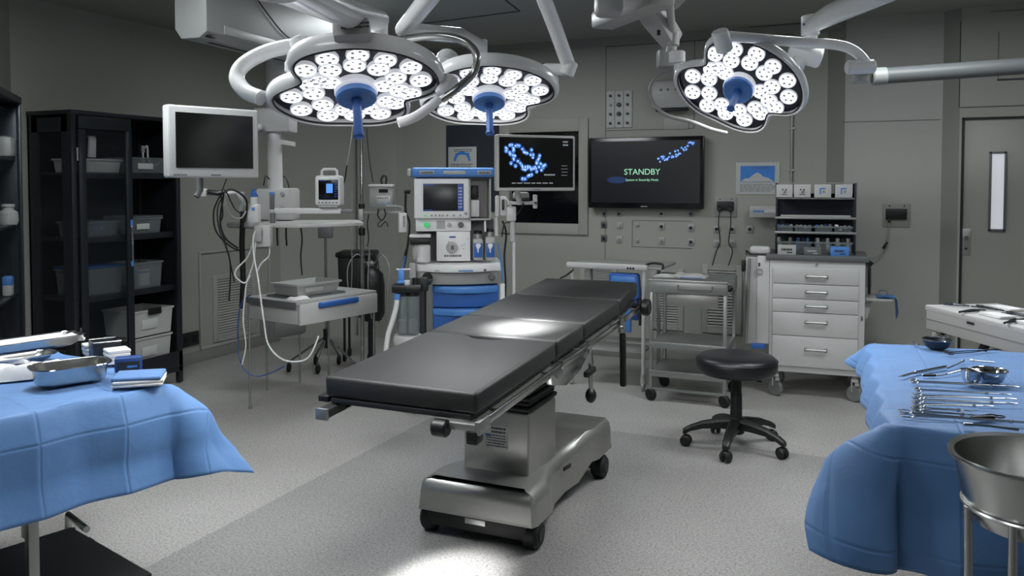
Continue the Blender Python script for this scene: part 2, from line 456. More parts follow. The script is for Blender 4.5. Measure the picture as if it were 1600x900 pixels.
# door_1
dr = MB(); dr.box(((DX0 + DX1) / 2 + .005, 7.13, DZ / 2), (DX1 - DX0 - .03, .045, DZ - .02), .003)
door = struct(dr.build('door_1', 'door'))
q = MB(); q.box((DX0 + .008, 7.105, DZ / 2), (.016, .05, DZ)); q.box(((DX0 + DX1) / 2, 7.105, DZ - .006), (DX1 - DX0, .05, .012)); q.build('gasket', 'gasket', door)
a = at_y(1545, 300, 7.1); b = at_y(1572, 300, 7.1); zt = at_y(1558, 237, 7.1).z; zb = at_y(1558, 361, 7.1).z
q = MB()
for (x0, x1, z0, z1) in ((a.x, a.x + .015, zb, zt), (b.x - .015, b.x, zb, zt), (a.x, b.x, zb, zb + .015), (a.x, b.x, zt - .015, zt)): q.box(((x0 + x1) / 2, 7.1, (z0 + z1) / 2), (x1 - x0, .03, z1 - z0), .002)
q.build('vision_frame', 'midgrey', door)
q = MB(); q.box(((a.x + b.x) / 2, 7.103, (zb + zt) / 2), (b.x - a.x - .028, .006, zt - zb - .028)); q.build('vision_pane', 'frost', door)
a = at_y(1503, 357, 7.1); b = at_y(1516, 399, 7.1)
q = MB(); q.box(((a.x + b.x) / 2, 7.104, (a.z + b.z) / 2), (b.x - a.x, .008, a.z - b.z), .002); lp = q.build('lock_plate', 'steel_dull', door)
q = MB(); q.cyl(((a.x + b.x) / 2, 7.1, a.z - .07), ((a.x + b.x) / 2, 7.06, a.z - .07), .016, bev=.003); q.build('knob', 'chrome', lp)
q = MB(); q.cyl(((a.x + b.x) / 2, 7.1, b.z + .05), ((a.x + b.x) / 2, 7.092, b.z + .05), .009, bev=.002); q.build('keyhole', 'dark', lp)

# ---------------- wall mounted fittings
def wall_socket(px, py, w, h, Y, label, face='offwhite', knob='dark', group='gas and power outlets below the wall television'):
    p = at_y(px, py, Y); t = thing('wall_outlet', label, 'outlet', (p.x, Y, p.z), group=group)
    q = MB(); q.box((0, -.006, 0), (w, .012, h), .004); q.build('plate', face, t)
    q = MB(); q.cyl((0, -.012, 0), (0, -.03, 0), w * .27, bev=.003, n=14); q.build('port', knob, t)
    return t
row = [(944, 351, 'dark', 'black ported wall outlet, upper left of the grid under the television'),
       (968, 352, 'offwhite', 'white faced wall outlet beside the upper left black one under the television'),
       (944, 372, 'dark', 'black ported wall outlet, lower left of the grid under the television'),
       (968, 374, 'grey', 'white wall outlet with a grey centre, second in the lower row under the television'),
       (1034, 354, 'dark', 'square wall outlet with black centre, upper middle of the panel under the television'),
       (1034, 376, 'grey', 'pale wall outlet with small grey port, lower middle of the panel under the television'),
       (1080, 356, 'dark', 'wall outlet with black centre, upper right corner of the panel under the television'),
       (1080, 378, 'dark', 'wall outlet with black centre, lower right corner of the panel under the television'),
       (996, 351, 'offwhite', 'small all-white outlet cap, upper left inside the panel under the television'),
       (996, 376, 'offwhite', 'small all-white outlet cap, lower left inside the panel under the television'),
       (1120, 358, 'dark', 'wall outlet directly below the left cord of the black socket box'),
       (1144, 358, 'dark', 'wall outlet directly below the right cord of the black socket box'),
       (1120, 380, 'grey', 'round pale outlet low on the wall under the left black cord'),
       (1144, 380, 'grey', 'round pale outlet low on the wall under the right black cord'),
       (1172, 358, 'dark', 'black centred outlet on the wall left of the storage rack')]
for (px, py, kn, lb) in row: wall_socket(px, py, .055 if 'cap' not in lb else .03, .062 if 'cap' not in lb else .035, BY, lb, 'offwhite' if kn != 'dark' or px > 960 else 'midgrey', kn)
for (px, py, lb) in ((945, 334, 'small outlet peeking from below the television, left end'), (968, 334, 'small dark outlet just below the television near its left end'), (1034, 334, 'white outlet just below the middle of the television'), (1080, 334, 'pale outlet just below the right end of the television')):
    wall_socket(px, py, .05, .045, BY, lb, 'offwhite' if 'white' in lb else 'grey', 'dark', 'outlets just below the television')
# gas manifold panel of three strips
a = at_y(948, 143, BY); b = at_y(988, 199, BY)
t = thing('outlet_panel', 'tall white wall panel with twelve dark ports left above the television', 'panel', ((a.x + b.x) / 2, BY, (a.z + b.z) / 2))
W_, H_ = b.x - a.x, a.z - b.z
for k in (-1, 0, 1):
    q = MB(); q.box((k * W_ / 3, -.007, 0), (W_ / 3 - .003, .014, H_), .003); sp = q.build('strip', 'paper', t)
    for j in range(4):
        q = MB(); r = .02 if (k == 0 and j in (1, 2)) else .012
        q.cyl((k * W_ / 3, -.014, H_ * (.37 - j * .25)), (k * W_ / 3, -.03, H_ * (.37 - j * .25)), r, bev=.003, n=12); q.build('port', 'black' if (k, j) not in ((-1, 1),) else 'grey', sp)
# box next to lamp 3 (white dispenser)
a = at_y(1022, 130, BY); b = at_y(1082, 172, BY)
t = thing('wall_dispenser', 'white rounded wall unit behind the left edge of the rightmost surgical lamp', 'dispenser', ((a.x + b.x) / 2, BY, (a.z + b.z) / 2))
q = MB(); q.box((0, -.06, .01), (b.x - a.x, .12, a.z - b.z), .03); q.build('housing', 'offwhite', t)
q = MB(); q.box((.01, -.08, -.125), (b.x - a.x - .06, .07, .025), .008); q.build('outlet_slot', 'black', t)
q = MB()
for xx in (-.08, -.02, .05): q.cyl((xx, -.118, .05), (xx, -.124, .05), .012, n=10)
q.build('button', 'midgrey', t)
q = MB(); q.box((.03, -.005, -.24), (.22, .01, .1), .003); tag(q.build('wall_plate', 'wall_panel', loc=((a.x + b.x) / 2, BY, (a.z + b.z) / 2)), 'blank grey cover plate on the wall under the white rounded unit', 'plate')
# vertical conduit
a = at_y(1238, 165, BY); q = MB(); q.cyl((0, -.012, a.z), (0, -.012, 1.45), .008); q.build('pipe', 'steel_dull', None, loc=(a.x, BY, 0)); o = bpy.data.objects['pipe']; tag(o, 'thin vertical metal conduit on the wall below the rightmost lamp', 'pipe')
for z in (1.7, 2.05):
    q = MB(); q.box((0, -.008, z), (.04, .016, .02), .003); q.build('clip', 'steel_dull', o)
# switch boxes with cords
def flush_box(px0, py0, px1, py1, Y, label, n=2):
    a = at_y(px0, py0, Y); b = at_y(px1, py1, Y); w = b.x - a.x; h = a.z - b.z
    t = thing('socket_box', label, 'socket', ((a.x + b.x) / 2, Y, (a.z + b.z) / 2))
    q = MB(); q.box((0, -.006, 0), (w, .012, h), .003); q.build('plate', 'wall_trim' if n == 1 else 'grey', t)
    q = MB(); q.box((0, -.02, .01), (w * .76, .02, h * .46), .003); q.build('socket_face', 'black', t)
    q = MB()
    for xx in (-.25, .28): q.cyl((w * xx, -.012, h * .4), (w * xx, -.015, h * .4), .006, n=8)
    q.build('screw', 'dark', t)
    return t, w, h
t, w, h = flush_box(1117, 308, 1151, 339, BY, 'grey square wall plate with black double socket and two black cords')
for s, px in ((-.25, 1121), (.25, 1146)):
    p = at_y(px, 410, BY) - V(t.location)
    q = MB(); q.tube([V((w * s, -.03, -.03)), V((w * s * 1.1, -.05, -.15)), V((w * s * .8, -.05, -.3)), V((p.x, -.06, p.z + .1)), V((p.x - .03, -.08, p.z - .02))], .005, smooth=6); q.build('cord', 'dark', t)
    q = MB(); q.box((w * s, -.035, -.025), (.03, .03, .03), .006); q.build('plug', 'black', t)
t, w, h = flush_box(1379, 318, 1422, 355, 7.19, 'beige wall plate with black socket face beside the door', 1)
q = MB(); q.tube([V((-w * .25, -.03, -.04)), V((-w * .27, -.04, -.16)), V((-w * .35, -.04, -.22)), V((-w * .6, -.05, -.32)), V((-w * 1.6, -.1, -.38))], .004, smooth=6); q.build('cord', 'cable_grey', t)
q = MB(); q.box((-w * .25, -.035, -.04), (.022, .03, .03), .005); q.build('plug', 'black', t)
q = MB(); q.box((-w * .38, -.045, -.235), (.02, .02, .06), .005, rot=Matrix.Rotation(.5, 4, 'Y')); q.build('switch', 'black', t)
# sockets low on the left wall and near the table
p = at_x(298, 530, -5.5); t = thing('wall_socket', 'dark double power socket on the wall beside the tall cabinet foot', 'socket', (-5.52, p.y, p.z), PI / 2)
q = MB(); q.box((0, -.01, 0), (.2, .02, .12), .004); q.build('plate', 'dark', t)
for s in (-.05, .05): q = MB(); q.box((s, -.022, 0), (.05, .01, .06), .003); q.build('socket_face', 'black', t)
p = at_y(1467, 517, 7.12); t = thing('wall_socket', 'oval pale socket low on the wall under the white side table', 'socket', (.50, 7.13, p.z), -PI / 4)
q = MB(); q.box((0, -.01, 0), (.06, .02, .12), .008); q.build('plate', 'offwhite', t)
q = MB(); q.cyl((0, -.02, -.01), (0, -.04, -.01), .02, bev=.004); q.build('plug', 'dark', t)
# vents
def vent(name, label, loc, rotz, w, h, nsl):
    t = thing(name, label, 'vent', loc, rotz)
    q = MB(); e = .05
    q.box((-w / 2 + e / 2, -.008, 0), (e, .016, h), .003); q.box((w / 2 - e / 2, -.008, 0), (e, .016, h), .003)
    q.box((0, -.008, h / 2 - e / 2), (w - 2 * e, .016, e)); q.box((0, -.008, -h / 2 + e / 2), (w - 2 * e, .016, e)); q.build('frame', 'wall_panel', t)
    q = MB(); q.box((0, -.001, 0), (w - 2 * e, .002, h - 2 * e)); q.build('backing', 'dark', t)
    q = MB()
    for i in range(nsl):
        z = -h / 2 + e + (i + .5) * (h - 2 * e) / nsl
        q.box((0, -.008, z), (w - 2 * e, .003, (h - 2 * e) / nsl * .95), rot=Matrix.Rotation(R_(-38), 4, 'X'))
    q.build('louvre', 'wall_panel', t)
p = at_x(372, 475, -5.52); vent('air_vent', 'tall louvred return air vent low on the left wall', (-5.52, p.y - .05, p.z), PI / 2, .56, .62, 22)
for (px, py, ww, hh, lb) in ((935, 440, .36, .42, 'louvred return air vent behind the white framed cart'), (1042, 458, .3, .55, 'louvred return air vent seen through the left of the steel trolley'), (1128, 458, .34, .6, 'louvred return air vent seen through the right of the steel trolley')):
    p = at_y(px, py, BY); vent('air_vent', lb, (p.x, BY, p.z - .05), 0, ww, hh, 20)
# posters
def poster(px0, py0, px1, py1, label, big):
    a = at_y(px0, py0, BY); b = at_y(px1, py1, BY); w = b.x - a.x; h = a.z - b.z
    t = thing('wall_notice', label, 'poster', ((a.x + b.x) / 2, BY if big else BY - .013, (a.z + b.z) / 2))
    q = MB(); q.box((0, -.006, 0), (w, .004, h), .001); q.build('sheet', 'paper', t)
    if big:
        q = MB(); q.box((0, -.009, h * .14), (w * .78, .002, h * .5)); q.build('picture', 'sky_blue', t)
        q = MB(); pts = [(-.38, 0), (-.33, .06), (-.25, .12), (-.2, .1), (-.12, .2), (-.05, .27), (0, .3), (.06, .26), (.12, .18), (.18, .14), (.25, .12), (.33, .04), (.38, .0)]
        out = [(x * w, (z * .95 - .1) * h) for x, z in pts]
        q.prism(out, 0, .003, Mx=Matrix.Translation((0, -.010, 0)) @ Matrix.Rotation(PI / 2, 4, 'X')); q.build('landscape', 'paper', t)
        q = MB(); marks(q, -w * .12, w * .3, h * .29, h * .37, -.011, 2, .4); marks(q, -w * .4, w * .4, -h * .42, -h * .16, -.009, 5, .3); q.build('print', 'midgrey', t)
    else:
        q = MB(); q.box((0, -.009, h * .2), (w * .5, .002, h * .08)); q.lathe([(w * .22, 0), (w * .3, 0), (w * .3, .002), (w * .22, .002), (w * .22, 0)], n=16, a0=0, a1=PI, Mx=Matrix.Translation((0, -.01, -h * .1)) @ Matrix.Rotation(PI / 2, 4, 'X')); q.build('diagram', 'sky_blue', t)
        q = MB(); marks(q, -w * .3, w * .35, h * .28, h * .42, -.009, 2); marks(q, -w * .4, w * .4, -h * .42, -h * .2, -.009, 3); q.build('print', 'ink', t)
poster(1150, 254, 1218, 304, 'blue and white landscape poster with print on the wall above the black socket box', True)
poster(702, 230, 746, 266, 'white instruction sheet with blue diagram on the wall above the anaesthesia machine', False)
# intercom unit and small box left of the rack
p = at_y(1194, 331, 7.2); t = thing('wall_intercom', 'white horizontal control box on the wall left of the storage rack', 'intercom', (p.x, 7.23, p.z))
q = MB(); q.box((0, 0, 0), (.24, .06, .1), .006); q.build('housing', 'offwhite', t)
q = MB(); q.box((.05, -.033, .005), (.1, .006, .03), .002); q.build('label_strip', 'paper', t)
q = MB(); marks(q, -.09, .02, -.01, .02, -.032, 1, .6); q.build('print', 'blue', t)
q = MB(); q.box((0, .06, 0), (.1, .08, .06)); q.build('bracket', 'grey', t)
wall_socket(1177, 330, .06, .1, BY, 'white double wall outlet half hidden by the horizontal control box', 'offwhite', 'dark', 'outlets left of the rack')
# ceiling-hung air conditioner upper left
c = at_d(323, 48, 4.6)
t = thing('air_conditioner', 'long white air conditioner hung under the ceiling at upper left', 'air conditioner', (c.x, c.y, c.z), R_(96))
LN = 1.75
q = MB(); q.prism([(.0, 0), (.0, .46), (-.21, .46), (-.21, .02), (-.17, -.035), (-.05, -.035)], 0, LN, Mx=Matrix(((0, 0, 1, 0), (-1, 0, 0, 0), (0, 1, 0, 0), (0, 0, 0, 1))), bev=.004); q.build('casing', 'grey', t)
q = MB(); q.box((.4, .0, .03), (.5, .012, .05), .004); q.build('panel', 'offwhite', t)
q = MB(); q.box((.72, -.006, .03), (.12, .02, .035), .003); q.build('air_slot', 'black', t)
q = MB(); q.box((.06, .03, -.02), (.06, .04, .012), .003); q.box((.6, .1, -.036), (.9, .02, .006)); q.build('intake', 'black', t)
q = MB(); q.tube([V((.12, -.01, .46)), V((.3, -.015, .36)), V((.55, -.015, .2)), V((.75, -.015, .1)), V((.95, -.015, .085)), V((1.2, -.015, .1))], .005, smooth=6); q.build('cable', 'black', t)
# television
a = at_y(920, 216, 7.24); b = at_y(1099, 327, 7.24); w = b.x - a.x; h = a.z - b.z
tv = thing('television', 'large black flat television on the back wall showing STANDBY', 'television', ((a.x + b.x) / 2, 7.26, b.z), 0)
q = MB(); q.box((0, 0, h / 2), (w, .06, h), .008); q.build('bezel', 'tv_black', tv)
q = MB(); q.box((0, -.031, h / 2 + .008), (w - .06, .004, h - .085)); scr = q.build('screen', 'screen_dark', tv)
q = MB(); q.box((0, .05, h / 2), (.4, .06, .3), .01); q.build('wall_bracket', 'dark', tv)
text_mesh('standby_text', 'STANDBY', .074, 'green_text', scr, (-.02, -.034, h * .51), FACE)
text_mesh('standby_subtitle', 'System in Stand-By Mode', .029, 'green_text', scr, (-.02, -.034, h * .4), FACE)
q = MB(); q.box((0, -.031, .018), (.06, .003, .009), .001); q.build('maker_mark', 'grey', tv)
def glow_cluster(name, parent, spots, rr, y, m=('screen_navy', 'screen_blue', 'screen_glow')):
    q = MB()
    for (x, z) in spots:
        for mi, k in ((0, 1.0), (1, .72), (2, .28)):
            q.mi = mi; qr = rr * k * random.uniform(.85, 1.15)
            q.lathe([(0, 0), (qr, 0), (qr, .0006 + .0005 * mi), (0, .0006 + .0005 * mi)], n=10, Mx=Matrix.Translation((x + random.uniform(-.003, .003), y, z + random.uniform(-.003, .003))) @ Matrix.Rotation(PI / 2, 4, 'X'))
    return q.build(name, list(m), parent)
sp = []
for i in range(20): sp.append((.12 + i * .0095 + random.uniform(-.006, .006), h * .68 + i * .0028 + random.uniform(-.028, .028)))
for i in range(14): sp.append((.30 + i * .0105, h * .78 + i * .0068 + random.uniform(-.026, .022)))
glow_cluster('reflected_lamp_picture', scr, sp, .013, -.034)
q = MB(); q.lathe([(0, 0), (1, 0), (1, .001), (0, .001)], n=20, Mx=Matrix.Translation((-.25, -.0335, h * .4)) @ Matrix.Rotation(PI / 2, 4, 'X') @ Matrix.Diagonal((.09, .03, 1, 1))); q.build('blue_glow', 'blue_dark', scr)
# ================================================================== OPERATING TABLE
TX, TY0 = -1.61, 2.62
ot = thing('operating_table', 'black padded steel operating table in the middle of the room', 'operating table', (TX, 3.78, 0))
tilt = R_(3.1)
def tilted(q, z0=.775): # local frame of the top: y from foot end 0 .. 2.28, z up
    return q.xf(Matrix.Translation((0, TY0 - 3.78, z0)) @ Matrix.Rotation(tilt, 4, 'X'))
HW = .325
def pad(y0, y1, w=HW, z0=0, z1=.082, cut=None, rot=0.0, taper=0):
    q = MB()
    if cut == 'front':   # concave notch at the perineal edge of the seat section side
        out = [(-w, y0), (w, y0), (w, y1)] + [(x, y1 - .055 * math.exp(-(x / .09) ** 4)) for x in [.2, .13, .11, .09, .06, .03, 0, -.03, -.06, -.09, -.11, -.13, -.2]] + [(-w, y1)]
    else: out = [(-w, y0), (w, y0), (w - taper, y1), (-w + taper, y1)]
    q.prism(out, z0, z1, bev=.014)
    return q
tilted(pad(0, .80, cut='front')).build('leg_pad', 'vinyl', ot, angle=50)
tilted(pad(.815, 1.18)).build('seat_pad', 'vinyl', ot, angle=50)
tilted(pad(1.195, 1.80)).build('back_pad', 'vinyl', ot, angle=50)
q = pad(0, .46, w=HW, taper=.03); q.xf(Matrix.Translation((0, 1.812, .0)) @ Matrix.Rotation(R_(2.5), 4, 'X')); tilted(q).build('head_pad', 'vinyl', ot, angle=50)
for (y0, y1, n) in ((.0, .80, 0), (.82, 1.18, 1), (1.2, 1.8, 2), (1.82, 2.2, 3)):
    q = MB(); q.box((0, (y0 + y1) / 2, -.012), (HW * 2 - .05, y1 - y0, .022), .004); tilted(q).build('support_plate', 'dark', ot)
for s in (-1, 1):
    for (y0, y1) in ((.06, .8), (.84, 1.16), (1.2, 1.79), (1.84, 2.16)):
        q = MB(); q.box((s * (HW + .012), (y0 + y1) / 2, -.035), (.012, y1 - y0, .03), .003); rl = tilted(q).build('side_rail', 'steel', ot)
        q = MB()
        for k in (.15, .85): q.cyl((s * (HW - .03), y0 + (y1 - y0) * k, -.035), (s * (HW + .008), y0 + (y1 - y0) * k, -.035), .009, n=10)
        tilted(q).build('rail_spacer', 'steel_dull', rl)
    # side frame beams under the top
    q = MB(); q.prism([(.05, -.03), (.85, -.03), (.85, -.09), (.35, -.075), (.05, -.06)], 0, .03, Mx=Matrix(((0, 0, 1, s * (HW - .04) - .015), (1, 0, 0, 0), (0, 1, 0, 0), (0, 0, 0, 1))), bev=.003); tilted(q).build('leg_section_frame', 'steel_brushed', ot)
    q = MB(); q.prism([(.78, -.03), (1.30, -.03), (1.32, -.09), (1.18, -.15), (.98, -.17), (.80, -.12)], 0, .035, Mx=Matrix(((0, 0, 1, s * (HW - .035) - .0175), (1, 0, 0, 0), (0, 1, 0, 0), (0, 0, 0, 1))), bev=.006); sf = tilted(q).build('seat_section_frame', 'steel', ot)
    q = MB(); q.cyl((s * (HW - .05), .86, -.075), (s * (HW - .002), .86, -.075), .03, bev=.004); tilted(q).build('pivot', 'steel_dull', sf)
    q = MB(); q.cyl((s * (HW - .05), 1.22, -.075), (s * (HW - .002), 1.22, -.075), .026, bev=.004); tilted(q).build('pivot', 'steel_dull', sf)
    q = MB(); q.prism([(1.24, -.03), (1.8, -.03), (1.8, -.055), (1.6, -.075), (1.26, -.11)], 0, .03, Mx=Matrix(((0, 0, 1, s * (HW - .05) - .015), (1, 0, 0, 0), (0, 1, 0, 0), (0, 0, 0, 1))), bev=.004); tilted(q).build('back_section_frame', 'steel_brushed', ot)
    q = MB(); q.tube([V((s * (HW - .06), 1.78, -.04)), V((s * (HW - .06), 2.0, -.055)), V((s * (HW - .07), 2.2, -.04))], .012, n=8); tilted(q).build('head_section_bar', 'steel', ot)
# foot-end fittings
q = MB(); q.box((-.24, -.03, -.045), (.03, .28, .03), .003, rot=R_(-0)); q.build('x', 'steel', ot); o = bpy.data.objects['x']; bpy.data.objects.remove(o)
q = MB(); q.box((-HW + .03, .02, -.045), (.05, .16, .035), .005); tilted(q).build('foot_bar_socket', 'dark', ot)
q = MB(); q.box((-HW + .03, -.064, -.045), (.055, .012, .045), .003); tilted(q).build('socket_cap', 'steel_dull', ot)
q = MB(); q.box((-HW - .03, .05, -.02), (.05, .05, .025), .006); tilted(q).build('locking_lever', 'black', ot)
q = MB(); q.box((HW + .012, .02, -.04), (.02, .09, .05), .004); q.box((HW - .05, -.01, -.04), (.11, .03, .028), .006); tilted(q).build('rail_clamp', 'steel_dull', ot)
q = MB(); q.cyl((HW - .13, -.03, -.055), (HW - .13, -.03, -.03), .02, n=12); q.cyl((HW - .16, -.03, -.05), (HW - .10, -.03, -.05), .032, bev=.006, n=10); tilted(q).build('clamp_knob', 'black', ot)
q = MB(); q.box((HW - .01, .0, -.075), (.045, .06, .05), .008); tilted(q).build('clamp_block', 'black', ot)
# right hand side fittings : handles and knobs below the rail
q = MB(); q.cyl((HW + .03, 1.72, .0), (HW + .03, 1.72, -.05), .012); q.box((HW + .03, 1.72, -.06), (.03, .05, .04), .005); tilted(q).build('accessory_clamp', 'steel', ot)
q = MB(); q.box((HW + .035, 1.72, -.23), (.035, .025, .30), .01); tilted(q).build('accessory_handle', 'black', ot)
q = MB(); q.cyl((HW + .02, 2.18, -.03), (HW + .07, 2.18, -.03), .05, bev=.01, n=10); q.cyl((HW - .04, 2.18, -.03), (HW + .02, 2.18, -.03), .016); tilted(q).build('head_knob', 'black', ot)
q = MB(); q.cyl((HW + .01, 1.24, -.13), (HW + .01, 1.24, -.26), .011); tilted(q).build('drop_rod', 'steel', ot)
q = MB(); q.sphere((HW + .01, 1.24, -.29), .034, (.8, 1, 1.1)); q.box((HW + .02, 1.2, -.16), (.03, .12, .03), .008); tilted(q).build('drop_knob', 'black', ot)
q = MB(); q.box((0, 1.02, -.10), (.42, .34, .09), .02); q.box((.1, .86, -.14), (.16, .1, .08), .02); tilted(q).build('tilt_housing', 'steel', ot)
# column: steel shroud, bellows
cy0, cy1, cx0, cx1 = 3.455 - 3.78, 3.80 - 3.78, -1.765 - TX, -1.43 - TX
ccx, ccy = (cx0 + cx1) / 2, (cy0 + cy1) / 2
q = MB(); q.box((ccx, ccy, .40), (cx1 - cx0, cy1 - cy0, .30), .012, seg=3); shr = q.build('column_shroud', 'steel_brushed', ot)
q = MB(); q.box((ccx + .005, cy0 - .001, .425), (.115, .003, .105), .001); lb = q.build('rating_label', 'paper', shr)
q = MB(); q.box((ccx - .04, cy0 - .003, .465), (.022, .001, .012)); q.box((ccx - .037, cy0 - .003, .43), (.028, .001, .01)); q.build('blue_mark', 'blue_deep', lb)
q = MB(); marks(q, ccx - .02, ccx + .058, .44, .474, cy0 - .003, 2, .5); marks(q, ccx - .048, ccx + .058, .376, .438, cy0 - .003, 5, .3); q.build('print', 'ink', lb)
q = MB()
for k in range(5): q.box((ccx, ccy, .565 + k * .024), (cx1 - cx0 + .012 - .02 * (k % 2), cy1 - cy0 + .012 - .02 * (k % 2), .022), .009)
q.build('bellows', 'rubber', ot)
q = MB(); q.box((ccx, ccy + .02, .70), (.24, .26, .07), .01); q.build('column_head', 'steel_dull', ot)
# base cover : hour-glass plan with sloping skirt
def outline(ins):
    R = [(.275, -.53), (.29, -.50), (.292, -.34), (.262, -.26), (.222, -.12), (.214, .05), (.232, .2), (.27, .30), (.292, .36), (.292, .58), (.27, .615)]
    pts = [(x - ins, y + (ins if y < -.5 else (-ins if y > .6 else 0))) for x, y in R]
    return pts + [(-x, y) for x, y in reversed(pts)]
t = bmesh.new(); rings = []
for ins, z in ((-.004, .118), (0.0, .135), (.004, .20), (.014, .232), (.03, .25), (.055, .262)):
    o = outline(ins); ring = []
    for x, y in o:
        hz = 0
        if y > .18: hz = .055 * min(1, (y - .18) / .12) * (1 if abs(x) > .12 else .5)
        zz = z
        if z > .19: zz = z + hz * (1 if ins < .05 else .75)
        if z < .14 and y < .25 and y > -.3: zz = z - .05
        if z < .14 and y > .28: zz = z + .03
        ring.append(t.verts.new((x, y, zz)))
    rings.append(ring)
for a, b in zip(rings[:-1], rings[1:]):
    n = len(a)
    for i in range(n): t.faces.new((a[i], a[(i + 1) % n], b[(i + 1) % n], b[i]))
n = len(rings[-1]); top = rings[-1]
for i in range(n // 2 - 1): t.faces.new((top[i], top[i + 1], top[n - 2 - i], top[n - 1 - i]))
bmesh.ops.recalc_face_normals(t, faces=t.faces)
q = MB(); q._merge(t); q.build('base_cover', 'steel_brushed', ot, angle=32)
q = MB(); q.box((.235, .03, .20), (.006, .075, .02), .002, rot=Matrix.Rotation(R_(-8), 4, 'Z')); q.build('side_badge', 'black', ot)
q = MB(); q.box((0, .03, .09), (.36, 1.0, .09), .02); q.box((0, -.45, .085), (.50, .13, .085), .015); q.box((0, .5, .10), (.50, .14, .08), .015); bb = q.build('chassis', 'rubber', ot)
q = MB(); q.box((0, -.518, .095), (.1, .003, .025), .001); q.build('serial_plate', 'steel_dull', bb)
for sx in (-1, 1):
    for sy in (-.455, .50):
        q = MB(); q.cyl((sx * .215, sy, .062), (sx * .29, sy, .062), .062, bev=.014, n=24); wl_ = q.build('castor', 'rubber', ot)
        q = MB(); q.cyl((sx * .288, sy, .062), (sx * .294, sy, .062), .03, n=16); q.build('hub', 'dark', wl_)

# ================================================================== SURGICAL LAMPS
def head_r(th):
    d = math.degrees(th) % 360
    def g(c, w): 
        x = (d - c + 180) % 360 - 180
        return math.exp(-(x / w) ** 2)
    return 1 - .34 * g(157, 19) - .30 * g(-35, 16) - .09 * g(258, 22) - .05 * g(60, 40) + .04 * g(190, 25)
def head_outline(R, off=0, n=96):
    return [((head_r(2 * PI * i / n) * R + off) * math.cos(2 * PI * i / n), -(head_r(2 * PI * i / n) * R + off) * math.sin(2 * PI * i / n) * .84) for i in range(n)]
LENS = []
for k_, n_, a0_ in ((.82, 14, .1), (.55, 11, .35)):
    for i_ in range(n_):
        a_ = 2 * PI * i_ / n_ + a0_; r_ = k_ * (head_r(a_) if k_ > .7 else .5 + .5 * head_r(a_)) * random.uniform(.95, 1.03)
        LENS.append((r_ * math.cos(a_) * 1.02, r_ * math.sin(a_) * (1.04 if k_ > .7 else 1.12)))
LENS += [(.36, .02), (-.30, .22)]
def make_lamp_head(t):
    Rr = .295
    # rim: sweep of a rounded profile round the lobed outline
    prof = [(.0, -.012), (.010, -.017), (.020, -.008), (.025, .018), (.021, .036), (.014, .048), (0, .05)]
    b = bmesh.new(); base = head_outline(Rr); n = len(base); rings = []
    for off, z in prof: rings.append([b.verts.new((x, y, z)) for x, y in head_outline(Rr, off)])
    for a, c in zip(rings[:-1], rings[1:]):
        for i in range(n): b.faces.new((a[i], a[(i + 1) % n], c[(i + 1) % n], c[i]))
    b.faces.new(rings[-1])
    inner = [b.verts.new((x, y, .012)) for x, y in head_outline(Rr, -.004)]
    for i in range(n): b.faces.new((rings[0][i], rings[0][(i + 1) % n], inner[(i + 1) % n], inner[i]))
    bmesh.ops.recalc_face_normals(b, faces=b.faces)
    q = MB(); q._merge(b); q.build('lamp_housing', 'white_gloss', t, angle=40)
    q = MB(); q.prism(head_outline(Rr, -.004), .008, .013); q.build('reflector_plate', 'lamp_inner', t)
    q = MB(); q.tube([V((x, y, -.012)) for x, y in head_outline(Rr, -.003)], .004, n=6, closed=True); q.build('seal', 'black', t)
    first = None
    for (x, y) in LENS:
        if first is None:
            q = MB()
            q.mi = 1; q.lathe([(.032, .0), (.040, -.012), (.040, -.02), (.036, -.022), (.035, -.018)], n=20)
            q.mi = 0; q.lathe([(0, -.0185), (.0355, -.0185)], n=20)
            q.mi = 2
            for k in range(5):
                a = 2 * PI * k / 5 + .3
                q.lathe([(0, -.0195), (.0068, -.0195)], c=(.021 * math.cos(a), .021 * math.sin(a), 0), n=8)
            first = q.build('lens', ['lens', 'lens_rim', 'lens_spot'], t); o = first
        else:
            o = first.copy(); col.objects.link(o); o.parent = t
        o.location = (x * Rr * .95, -y * Rr * .79, .012); o.rotation_euler = (0, 0, random.uniform(0, 6))
    q = MB(); q.cyl((0, 0, .01), (0, 0, -.03), .076, bev=.008, n=32); hb = q.build('hub_ring', 'lens_rim', t)
    q = MB(); q.lathe([(0, -.028), (.068, -.028), (.072, -.034), (.070, -.05), (.062, -.056), (.03, -.052), (0, -.052)], n=32); q.build('handle_guard', 'blue', t)
    q = MB(); q.lathe([(0, -.05), (.020, -.05), (.016, -.07), (.016, -.185), (.019, -.19), (.019, -.202), (.014, -.206), (0, -.206)], n=8); q.build('sterile_handle', 'blue_deep', t, angle=20)
def lamp_matrix(px, py, d, nl, nu, nf, roll=0):
    """head frame: local -Z is the light direction given in camera-lateral / up / forward terms"""
    n = (RT * nl + V((0, 0, nu)) + FW * nf).normalized(); z = -n
    x = RT - z * RT.dot(z); x.normalize(); y = z.cross(x)
    m = Matrix((x, y, z)).transposed().to_4x4()
    return Matrix.Translation(at_d(px, py, d)) @ m @ Matrix.Rotation(roll, 4, 'Z')
def lamp_light(t, mx, power, target, size=R_(70), rad=.22, blend=.8):
    l = spot('lamp_light', (0, 0, 0), (0, 0, -1), power, size, blend, rad)
    p = mx @ V((0, 0, -.215))
    l.parent = t; inv = mx.inverted()
    d = (V(target) - p)
    l.matrix_local = inv @ (Matrix.Translation(p) @ d.to_track_quat('-Z', 'Y').to_matrix().to_4x4())
def l2(t_mx, *pts): inv = t_mx.inverted(); return [inv @ V(p) for p in pts]
mx1 = lamp_matrix(556, 136, 2.95, .12, -.83, -.42, R_(3))
